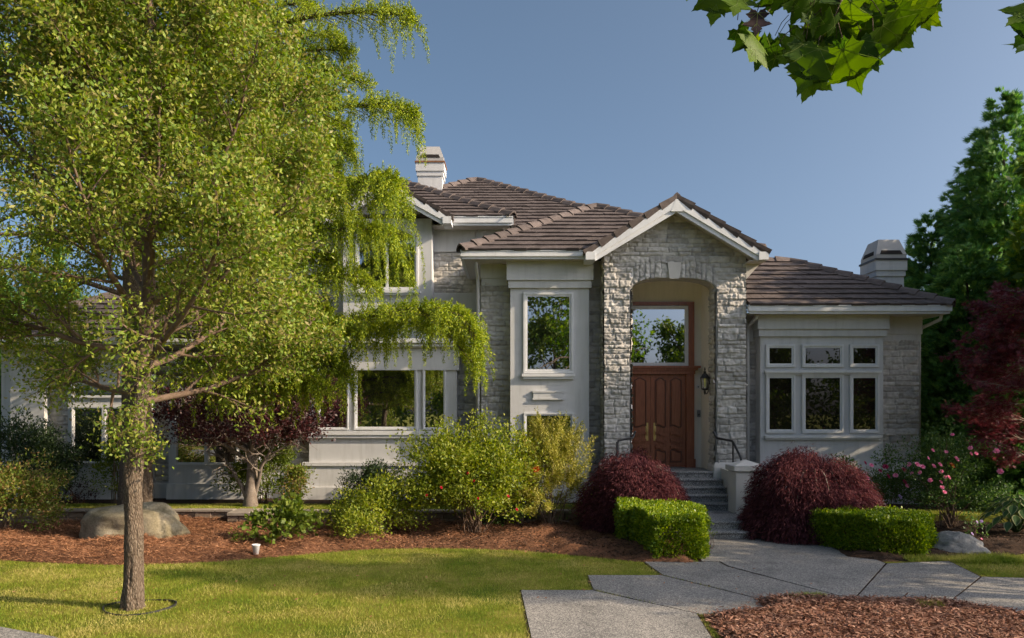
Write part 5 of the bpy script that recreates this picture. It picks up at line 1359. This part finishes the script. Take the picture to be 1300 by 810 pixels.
ax = unit(np.stack([np.cos(a_), np.sin(a_), rng.normal(.05, .12, n)], 1)); sd = unit(np.cross(ax, np.array([0, 0, 1.0]) + rng.normal(0, .25, (n, 3))))
np_quads('bark_debris', np.stack([pp_[:, 0], pp_[:, 1], np.full(n, .024)], 1), ax, sd, rng.uniform(.02, .06, n), rng.uniform(.008, .02, n), M['chip_red'], kind='stuff', fold=rng.uniform(.0, .2, n))
# ---- boulders -----------------------------------------------------------------
def boulder(name, label, c, r3, mat, seed, flat=.2):
    rng = np.random.RandomState(seed); n, m_ = 72, 40
    th, ph = np.meshgrid(np.linspace(0, 2 * math.pi, n, endpoint=False), np.linspace(0.02, math.pi * .62, m_))
    d = np.stack([np.cos(th) * np.sin(ph), np.sin(th) * np.sin(ph), np.cos(ph)], 2).reshape(-1, 3)
    rr = 1 + .30 * (vnoise(d[:, 0] * 1.5 + 5, d[:, 1] * 1.5 + d[:, 2] * 1.6 + 9, seed) - .5) + .13 * (vnoise(d[:, 0] * 4 + 5, d[:, 2] * 4 + d[:, 1] * 3, seed + 1) - .5) + .035 * (vnoise(d[:, 0] * 12 + 9, d[:, 2] * 12 + d[:, 1] * 11, seed + 2) - .5)
    for _ in range(7):                                        # broken facets
        nn = unit(rng.normal(size=3) * np.array([1, 1, .7])); k = rng.uniform(.80, .95); p = d @ nn * rr; rr = np.where(p > k, rr * k / np.maximum(p, 1e-6) * .75 + rr * .25, rr)
    V = np.array(c) + d * rr[:, None] * np.array(r3); V[:, 2] = np.maximum(V[:, 2], -.12)
    idx = np.arange(n * m_).reshape(m_, n); nx = np.roll(idx, -1, 1)
    Fq = np.stack([idx[:-1].ravel(), idx[1:].ravel(), nx[1:].ravel(), nx[:-1].ravel()], 1)
    o = mesh_obj(name, V, Fq, M[mat], smooth=True, loc=c); tag(o, label, 'boulder'); return o
boulder('boulder', 'big rounded tan boulder on the straw mulch behind the lawn tree', (X(170, 15.6), 15.6, .10), (1.02, .62, .66), 'boulder_tan', 71)
boulder('boulder', 'pale grey rock at the right hedge end beside the lawn', (X(1214, 14.05), 14.05, .02), (.54, .38, .36), 'boulder_grey', 72)

# ---- cup -------------------------------------------------------------------------
cp = thing('plastic_cup', 'small white plastic cup standing on the straw mulch', 'cup', (X(325, 13.6), 13.6, .02))
m = MB(); m.lathe([(.045, 0), (.064, .15), (.072, .155), (.072, .175), (.064, .175), (.058, .15), (.04, .02)], (X(325, 13.6), 13.6, .04), 20); m.build('cup_body', M['plastic'], cp, smooth=True)

# ---- right side: roses, hosta, maple, conifers --------------------------------------
pr, C, rg_ = shrub('rose_bush', 'tall pink flowering rose bush behind the grey rock', 'bush', at(1205, 16.4, .10),   .98, .55, 1.9, 9500, .060, .5, 'lf_rosedark', 701, 110, csize=.16, stems=36, rough=.42, z0=.34, stem_r=.010)
for x_, y_ in ((1209, 552), (1201, 574), (1232, 569), (1232, 576), (1239, 576), (1265, 573), (1214, 583), (1184, 572), (1178, 582), (1185, 592), (1193, 590), (1195, 599), (1270, 599), (1194, 612), (1196, 619), (1200, 606), (1171, 593), (1164, 590), (1181, 610), (1168, 600), (1204, 606), (1199, 625)):
    bloom(pr, np.array(px(x_, y_, 15.9 - .15 * rg_.rand())), rg_.uniform(.042, .072), 'fl_pink', rg_)
bloom(pr, px(1208, 591, 15.85), .07, 'fl_orange', rg_, 'withered_leaf')
mr, C, rg_ = shrub('rose_bush', 'smaller crimson and pink flowering rose beside the right red mound', 'bush', at(1130, 16.9, .12),   .72, .4, 1.5, 4300, .06, .5, 'lf_rosedark', 702, 60, csize=.13, stems=22, rough=.42, z0=.34, stem_r=.009)
for x_, y_, c_ in ((1098, 588, 'm'), (1106, 591, 'p'), (1117, 598, 'm'), (1124, 593, 'm'), (1127, 605, 'm'), (1092, 605, 'm'), (1100, 607, 'p'), (1147, 597, 'm'), (1148, 612, 'm'), (1137, 604, 'p'), (1154, 590, 'p'), (1152, 617, 'p'), (1142, 631, 'l'), (1158, 601, 'p')):
    bloom(mr, np.array(px(x_, y_, 16.45 - .1 * rg_.rand())), rg_.uniform(.042, .072), {'m': 'fl_magenta', 'p': 'fl_pink', 'l': 'fl_lilac'}[c_], rg_)
shrub('rose_bush', 'leafy green shrub peeking over the right red mound below the bay sill', 'bush', at(1068, 18.7, .23), .48, .35, 1.12, 1500, .07, .42, 'lf_rosedark', 703, 22, csize=.14, stems=8)
wf, C, rg_ = shrub('bellflower_plant', 'slender plant with pale lilac flowers beside the grey rock', 'plant', at(1238, 15.0, .08), .20, .14, .55, 150, .06, .45, 'lf_rosedark', 704, 10, csize=.07, stems=8, stem_r=.005)
for x_, y_ in ((1234, 678), (1246, 685), (1240, 663), (1246, 662)): bloom(wf, np.array(px(x_, y_, 14.8)), .035, 'fl_lilac' if y_ < 680 else 'fl_pink', rg_)
# weeds by the hedge
shrub('grass_tuft', 'thin pale weed leaning out from the left hedge foot', 'plant', at(903, 14.3, .01), .14, .1, .36, 60, .05, .3, 'lf_rhodo', 705, 8, csize=.04, stems=6, stem_r=.004)

# hosta
def hosta(label, base, n, R_, h, seed):
    rng = np.random.RandomState(seed); base = np.array(base, float); r = thing('hosta_plant', label, 'plant', base)
    m = MB(); V = []; Fq = []; E = []; EF = []
    for k in range(n):
        a = k * 2.4; q = (k + .5) / n; rr = R_ * math.sqrt(q) * rng.uniform(.85, 1.1); c_, s_ = math.cos(a), math.sin(a); hh = h * (1.05 - .75 * q)
        p = base + np.array([c_ * rr * .75, s_ * rr * .75, hh]); d = unit(np.array([c_, s_, -.25 - .6 * q + rng.normal(0, .1)])); sd = unit(np.cross(d, UPV) + rng.normal(0, .12, 3)); nr = np.cross(sd, d)
        m.tube([base + np.array([c_ * .03, s_ * .03, 0]), base + np.array([c_ * rr * .4, s_ * rr * .4, hh * .8]), p], [.007, .006, .004], 4, cap=False)
        L = rng.uniform(.20, .30); Wd = L * .62
        prof = [(0, .0), (.12, .62), (.32, 1.0), (.6, .82), (.85, .38), (1.0, 0.02)]
        for (t0, w0), (t1, w1) in zip(prof[:-1], prof[1:]):
            for sg in (-1, 1):
                def pt(t_, w_, f): return p + d * L * t_ + sd * sg * Wd / 2 * w_ * f + nr * (.05 * abs(w_ * f) - .10 * t_ * t_) * L
                i = len(V); V += [pt(t0, w0, 0), pt(t1, w1, 0), pt(t1, w1, .74), pt(t0, w0, .74)]; Fq.append((i, i + 1, i + 2, i + 3))
                i = len(E); E += [pt(t0, w0, .74), pt(t1, w1, .74), pt(t1, w1, 1), pt(t0, w0, 1)]; EF.append((i, i + 1, i + 2, i + 3))
    m.build('stem', M['lf_hosta'], r); f = mesh_obj('foliage', V, np.array(Fq), M['lf_hosta'], r); mesh_obj('leaf_margin', E, np.array(EF), M['lf_hosta_edge'], f)
hosta('broad leaved hosta with pale leaf margins at the right edge', at(1290, 15.6, .12), 60, .78, .72, 81)

# red japanese maple
rng = np.random.RandomState(808)
RB = np.array([X(1336, 16.8), 16.8, .1])
t4 = thing('red_maple_tree', 'crimson layered maple with pale twigs in front of the right conifers', 'tree', RB)
bark_trunk('trunk', [RB + np.array(q) for q in ((0, 0, -.1), (0, 0, .4), (-.05, 0, 1.2), (-.05, 0, 2.4), (0, 0, 4.9))], [.16, .13, .11, .09, .03], t4, 'bark_smooth', n=20, seed=5, rough=.08, steps=30)
tubes = []; anch = []
sp4 = [dict(seg=6, wob=.10, up=-.02), dict(n=10, L=.42, ang=.65, wob=.12, up=-.03, seg=4, start=.3, flat=.35), dict(n=7, L=.45, ang=.6, wob=.15, up=-.04, seg=3, start=.1, flat=.4)]
for k in range(40):
    a = k * 2.4 if k % 2 else math.pi + rng.normal(0, .9); h = 1.2 + 3.7 * (k / 39.); el = rng.uniform(.12, .5)
    grow(rng, RB + np.array([0, 0, h]), (math.cos(a) * math.cos(el), math.sin(a) * math.cos(el), math.sin(el)), rng.uniform(1.25, 1.85) * (1.1 - .10 * abs(h - 2.6)), .030, 0, sp4, tubes, anch)
tubes_mesh('branches', tubes, M['twig_pale'], t4)
P, D = twig_leaves(rng, anch, 5.6, .05); TVf, TFf = fan_template([-1.2, -.7, -.25, .25, .7, 1.2], [.6, .85, 1, 1, .85, .6], .16, .3)
ax = unit(D + rng.normal(0, .5, P.shape) + np.array([0, 0, -.35])); sd = unit(np.cross(ax, UPV + rng.normal(0, .35, P.shape)))
instance('crown', TVf, TFf, P, ax, sd, rng.uniform(.07, .115, len(P)), M['lf_redmaple_b'], t4); print('redmaple', len(P))

# conifers
FT, FF = fan_template([0, .5, -.5, .95, -.95, .25, -.25], [1, .72, .72, .45, .45, .9, .9], .115, .25)
def conifer(name, label, base, h, r, n, seed, mat='lf_thuja', size=.42, z0=.02, point=1.0, group='conifers right of the house', parts=True, yellow=0):
    rng = np.random.RandomState(seed); base = np.array(base, float); o = thing(name, label, 'tree', base, group)
    m = MB(); m.tube([base, base + [0, 0, h * .45], base + [0, 0, h * .86]], [r * .09, r * .05, .02], 7, cap=False); m.build('trunk', M['bark'], o, smooth=True)
    size *= .62; nb = int(n * 5.0 / 15); n = nb * 15
    ub = rng.rand(nb); fb = z0 + (1 - z0) * (1 - np.sqrt(1 - ub * .9992)); ab = rng.rand(nb) * 2 * math.pi; lb = rng.uniform(.62, 1.16, nb) * (.78 + .40 * vnoise(ab * 2.2 + seed, fb * h * .8, seed))
    Rb = ((1 - fb) ** (.80 * point) * r + .04) * lb
    q = np.repeat(np.arange(nb), 15); s_ = rng.rand(n) ** .55; spread = rng.normal(0, 1, n) * (.13 * Rb[q] * (1.25 - s_) + .03)
    rr = Rb[q] * (.30 + .70 * s_); a = ab[q] + spread / np.maximum(rr, .12); f = fb[q]
    zz_ = f * h - Rb[q] * (.10 - .30 * s_ + .34 * s_ * s_) + rng.normal(0, .06, n) * np.minimum(1, Rb[q])
    P = base + np.stack([np.cos(a) * rr, np.sin(a) * rr, np.clip(zz_, .05, h)], 1)
    out = np.stack([np.cos(a), np.sin(a), np.zeros(n)], 1)
    tip = f > .95
    ax = unit(out + UPV * np.where(tip, .9, rng.normal(.1, .35, n))[:, None] + rng.normal(0, .35, (n, 3))); sd = unit(np.cross(ax, rdir(rng, n) * .8 + UPV * .6))
    sc = size * rng.uniform(.55, 1.2, n) * np.where(tip, .6, 1)
    if yellow:
        sun_sel = rng.rand(n) < yellow
        instance('crown', FT, FF, P[~sun_sel], ax[~sun_sel], sd[~sun_sel], sc[~sun_sel], M[mat], o); instance('painted_sun_sprays', FT, FF, P[sun_sel], ax[sun_sel], sd[sun_sel], sc[sun_sel], M['lf_thuja_sunlit'], o)
    else: instance('crown', FT, FF, P, ax, sd, sc, M[mat], o)
    return o
conifer('cedar_tree', 'tallest dense conifer at the right with feathery pointed top', at(1274, 24.5, 0), 12.9, 3.9, 8500, 901, size=.44)
conifer('cedar_tree', 'shorter conifer directly behind the shaded chimney', at(1182, 26.0, 0), 9.4, 2.6, 5600, 902, size=.42)
conifer('cedar_tree', 'conifer at the far right edge with sunlight painted into its sprays', at(1312, 21.5, 0), 8.6, 2.2, 6000, 903, size=.36, yellow=.55)
conifer('cedar_tree', 'dark broad conifer close to the right stone corner', at(1228, 22.0, 0), 7.4, 2.1, 5600, 904, size=.38, point=.75)
conifer('cedar_tree', 'dark low conifer beside the right wing wall', at(1182, 24.0, 0), 5.6, 1.6, 3600, 905, size=.36, point=.6)
conifer('cedar_tree', 'shaded conifer behind the crimson maple', at(1290, 18.9, 0), 4.2, 1.5, 4200, 906, size=.30, point=.6)
conifer('cedar_tree', 'dark conifer beyond the left end of the house', at(-20, 24.0, 0), 7.5, 2.2, 2800, 907, size=.5, group='conifers left of the house')
conifer('cedar_tree', 'distant conifer behind the left wing roof', at(60, 30.0, 0), 10.0, 3.0, 2600, 908, size=.6, group='conifers left of the house')
# neighbours on the right, outside the picture, that shade the facade
# broadleaf trees around and across the street (seen in the window panes and by their shade)
def street_tree(label, base, h, r, n, seed, L=.22, mat='lf_street', group='trees by the side lawn', z0=.35):
    rng = np.random.RandomState(seed); base = np.array(base, float); o = thing('street_tree', label, 'tree', base, group)
    m = MB(); m.tube([base, base + [.05, 0, h * .35], base + [0, .1, h * .8]], [.2, .15, .05], 8, cap=False)
    for k in range(12):
        a = k * 2.4; m.tube([base + [0, 0, h * (.3 + .03 * k)], base + [math.cos(a) * r * .5, math.sin(a) * r * .5, h * (.5 + .03 * k)], base + [math.cos(a) * r * .85, math.sin(a) * r * .85, h * (.55 + .035 * k)]], [.06, .04, .015], 5, cap=False)
    m.build('trunk', M['bark'], o, smooth=True)
    K_ = 60; d = rdir(rng, K_); C = base + np.array([0, 0, h * (z0 + (1 - z0) / 2)]) + d * (rng.uniform(.45, .95, K_))[:, None] * np.array([r, r, h * (1 - z0) / 2])
    ci = rng.randint(0, K_, n); P = C[ci] + rng.normal(0, r * .14, (n, 3)); ax = rdir(rng, n)
    np_quads('crown', P, ax, perp(rng, ax), rng.uniform(.7, 1.3, n) * L, rng.uniform(.5, .8, n) * L, M[mat], o)
street_tree('broadleaf tree standing beyond the right edge of the side lawn', (14.8, 8.6, 0), 8.8, 1.9, 3600, 921, z0=.55)
street_tree('tall broadleaf tree far beyond the right edge', (22, 5.9, 0), 15, 1.15, 2600, 925, z0=.70)
street_tree('smaller broadleaf tree beyond the right edge near the mulch', (15.2, 11.0, 0), 6.6, 2.0, 2600, 922, z0=.4)
street_tree('dense broadleaf tree beyond the right edge level with the steps', (13.9, 15.5, 0), 9.6, 1.9, 8000, 923, L=.30, z0=.46, group='trees by the side lawn')
street_tree('dense broadleaf tree beyond the right edge level with the right wing', (14.8, 18.9, 0), 10.3, 2.0, 8000, 924, L=.30, z0=.42, group='trees by the side lawn')
for k, (x_, y_, h_, r_) in enumerate(((3.2, -22, 13.5, 3.6), (-3.5, -24, 10.0, 3.4), (9.2, -25, 9.4, 2.8), (14.5, -24, 11.0, 3.0), (-11, -23, 12.5, 4.0), (21, -25, 11.5, 3.4), (-20, -25, 11, 3.8), (29, -24, 12, 4.0))):
    street_tree('street tree across the road behind the viewer', (x_, y_, 0), h_, r_, 9000, 930 + k, L=.34, group='trees across the road', z0=.05)

hg = thing('reflection_hedge', 'unseen hedge added across the road to darken the window reflections', 'hedge', (5, -19, 0))  # unseen hedge, added to block the bright horizon in the window panes
rng = np.random.RandomState(77); n = 26000; P = np.stack([rng.uniform(-45, 60, n), -19 + rng.uniform(-.6, .6, n), rng.uniform(0, 4.2, n)], 1); P[:, 2] *= .85 + .3 * vnoise(P[:, 0] * .35, P[:, 1] * 0 + 2, 4); ax = rdir(rng, n)
np_quads('foliage', P, ax, perp(rng, ax), rng.uniform(.22, .45, n), rng.uniform(.15, .28, n), M['lf_street'], hg)
m = MB()
for k in range(60): m.tube([(-44 + k * 1.75, -19, 0), (-44 + k * 1.75 + .1, -19, 1.6), (-44 + k * 1.75, -19.1, 3.2)], [.06, .05, .02], 5)
m.build('stem', M['bark'], hg)

# ---- overhanging maple -------------------------------------------------------------
rng = np.random.RandomState(999)
MBs = np.array([4.6, -1.6, 0.0])
t5 = thing('overhanging_maple', 'large leaved maple whose branch hangs into the top right of the view', 'tree', MBs)
bark_trunk('trunk', [MBs + np.array(q) for q in ((0, 0, -.1), (0, 0, .5), (.05, 0, 2), (0, .05, 4), (.05, 0, 7))], [.34, .26, .24, .21, .10], t5, 'bark', seed=3)
Yb = 3.1
mt = MB()
br_pts = [MBs + [0, .1, 4.3], np.array([3.4, .6, 5.1]), np.array([2.2, 2.3, 5.0]), px(1075, -60, Yb), px(1062, 30, Yb)]
mt.tube(br_pts, [.09, .06, .035, .012, .005], 6); mt.tube([np.array([2.2, 2.3, 5.0]), px(960, -60, Yb), px(930, -10, Yb)], [.03, .012, .005], 5); mt.tube([np.array([3.4, .6, 5.1]), px(1330, -40, Yb), px(1310, 20, Yb)], [.03, .012, .005], 5)
for k in range(10):
    a = k * 2.4; mt.tube([MBs + [0, 0, 4.4 + .25 * k], MBs + [math.cos(a) * 1.5, math.sin(a) * 1.5, 5.6 + .25 * k], MBs + [math.cos(a) * 2.8, math.sin(a) * 2.8, 6.0 + .3 * k]], [.07, .04, .015], 5)
BRANCH_DONE = mt
# five-lobed leaf outline, x along the midrib
half = [(0, .0), (-.06, .10), (-.13, .26), (-.02, .30), (.02, .44), (.12, .40), (.22, .50), (.28, .36), (.36, .24), (.42, .22), (.50, .36), (.62, .37), (.72, .50), (.74, .34), (.80, .24), (.70, .16), (.82, .14), (.92, .10), (1.0, .0)]
# smoother plane-tree shape: base, lower lobe, middle lobe, tip lobe
half = [(0, 0), (-.10, .10), (-.16, .30), (-.04, .33), (.04, .50), (.12, .40), (.20, .28), (.30, .34), (.38, .52), (.50, .66), (.54, .50), (.57, .40), (.52, .30), (.50, .17), (.62, .20), (.70, .24), (.76, .15), (.88, .08), (1.0, 0)]
pts_ = [np.array(q, float) for q in half]; fine = []
for a_, b_ in zip(pts_[:-1], pts_[1:]):
    dv = b_ - a_; nv = np.array([-dv[1], dv[0]]); Ls = np.linalg.norm(dv)
    inw = np.array([.45, .12]) - (a_ + b_) / 2; sg = 1 if nv @ inw > 0 else -1
    for t_ in (0, .25, .5, .75): fine.append(a_ + dv * t_ + sg * nv / max(Ls, 1e-6) * (.11 * Ls * math.sin(math.pi * t_)))
fine.append(pts_[-1]); half = [(float(a_), .80 * max(0., float(b_))) for a_, b_ in fine]
def crv(x_, y_): return -.20 * y_ * y_ - .14 * x_ * x_ + .05 * abs(math.sin(y_ * 9)) * y_ + .03 * math.sin(7 * x_)
TV = []; TF = []; nh = len(half); RW = (0, .33, .66, 1.0)
for sg in (1, -1):
    o_ = len(TV)
    for x_, y_ in half:
        sx = max(0., min(1., .12 + .9 * x_))
        for w_ in RW: xx = sx + (x_ - sx) * w_; yy = y_ * w_; TV.append((xx, sg * yy, crv(xx, yy)))
    for i in range(nh - 1):
        for k in range(3):
            a = o_ + i * 4 + k; q = (a, a + 1, a + 5, a + 4); TF.append(q if sg > 0 else q[::-1])
VV = []; VF = []
for tx_, ty_ in ((.97, 0), (.47, .49), (.47, -.49), (.03, .37), (.03, -.37), (.70, .17), (.70, -.17)):
    b0 = (.42, 0) if abs(ty_) == .17 else (0, 0)
    for zo in (.006, -.006):
        nn_ = np.array([-(ty_ - b0[1]), tx_ - b0[0]]); nn_ = nn_ / np.linalg.norm(nn_) * .007; i0 = len(VV)
        for k in range(5):
            u_ = k / 4; x_, y_ = b0[0] + (tx_ - b0[0]) * u_, b0[1] + (ty_ - b0[1]) * u_; z_ = crv(x_, abs(y_)) + zo; w_ = 1 - .7 * u_
            VV += [(x_ + nn_[0] * w_, y_ + nn_[1] * w_, z_), (x_ - nn_[0] * w_, y_ - nn_[1] * w_, z_)]
            if k: VF.append((i0 + 2 * k - 2, i0 + 2 * k - 1, i0 + 2 * k + 1, i0 + 2 * k))
def big_leaves(name, spots, mat, seed):
    rng = np.random.RandomState(seed); O = []; A = []; S = []; sc = []
    for x_, y_, Y_, tx, ty, s_ in spots:
        p = px(x_, y_ + 12, Y_); q = px(tx, ty + 12, Y_ + rng.normal(0, .05)); ax_ = unit(q - p + np.array([0, rng.normal(0, .03), 0])); view = unit(p - np.array([0, 0, 2.5]))
        nrm = unit(-view * rng.choice([1, 1, -1]) + rng.normal(0, .30, 3)); sd_ = unit(np.cross(nrm, ax_)); O.append(p); A.append(ax_); S.append(sd_); sc.append(np.linalg.norm(q - p) * s_ * .93)
    instance('leaf_vein', VV, VF, np.array(O), np.array(A), np.array(S), np.array(sc), M['lf_vein'], t5, kind='stuff')
    o = instance(name, TV, TF, np.array(O), np.array(A), np.array(S), np.array(sc), M[mat], t5, tone=True)
    o.data.polygons.foreach_set('use_smooth', np.ones(len(o.data.polygons), bool)); return o
sp = [(985, 60, 3.1, 938, 52, 1), (962, 40, 3.05, 948, 80, 1), (1022, 40, 3.15, 975, 78, 1), (1040, 50, 3.0, 1012, 108, 1.0), (1038, 66, 3.1, 1032, 128, .8), (1070, 50, 2.95, 1100, 110, 1.05), (1062, 48, 3.1, 1064, 102, .9), (1092, 40, 3.05, 1118, 82, 1), (1060, 20, 3.0, 1018, 24, 1), (1100, 10, 3.1, 1152, 54, 1), (1120, 20, 3.0, 1168, 50, .9), (1150, -10, 3.1, 1205, 24, 1), (1140, 0, 3.0, 1172, 40, .9),
      (1030, 0, 3.1, 990, -5, 1), (985, -30, 3.1, 1010, 14, .9), (1080, -10, 3.05, 1085, 46, 1), (1110, -20, 3.1, 1130, 30, 1), (1050, -20, 3.15, 1030, 40, 1), (915, -25, 3.1, 902, 20, 1), (940, -20, 3.05, 925, 22, 1), (930, -35, 3.1, 875, 0, 1), (975, -28, 3.1, 988, 16, 1), (1000, -30, 3.1, 1005, 12, .8), (872, -30, 3.1, 870, 6, .8), (1330, -10, 3.1, 1268, 18, 1.0), (1335, 30, 3.1, 1272, 78, 1), (1320, 10, 3.0, 1285, 52, .9), (1340, 60, 3.2, 1300, 100, .8),
      (1090, -30, 3.2, 1060, 20, 1), (1125, -40, 3.2, 1160, 10, 1), (1045, 30, 3.25, 1000, 60, .9), (1085, 20, 3.2, 1105, 70, .9)]
for _r in range(2): sp += [(x_ + rng.normal(0, 18), y_ - abs(rng.normal(0, 10)), Y_ + .08, tx + rng.normal(0, 14) - .2 * (tx - x_), ty - abs(rng.normal(0, 12)), .85) for x_, y_, Y_, tx, ty, s_ in sp[:20]]
big_leaves('hanging_leaves', sp, 'lf_big', 1); big_leaves('dead_leaf', [(962, 4, 3.0, 958, 50, .8)], 'lf_dead', 2)
for x_, y_, Y_, tx, ty, s_ in sp:
    p = px(x_, y_, Y_); q = px(x_ - (tx - x_) * .35 + (1062 - x_) * .12, y_ - 26 - abs(ty - y_) * .1, 3.1); mt.tube([p, (p + q) / 2 + np.array([0, 0, .012]), q], [.0016, .0018, .002], 4)
mt.build('branches', M['bark'], t5, smooth=True)
n = 1500; P = MBs + np.array([0, 0, 6.6]) + rdir(rng, n) * (rng.rand(n) ** .4)[:, None] * np.array([3.0, 3.0, 2.2]); ax = unit(rdir(rng, n) + np.array([0, 0, -.5])); instance('crown', TV, TF, P, ax, perp(rng, ax), rng.uniform(.14, .22, n), M['lf_big'], t5, tone=True)
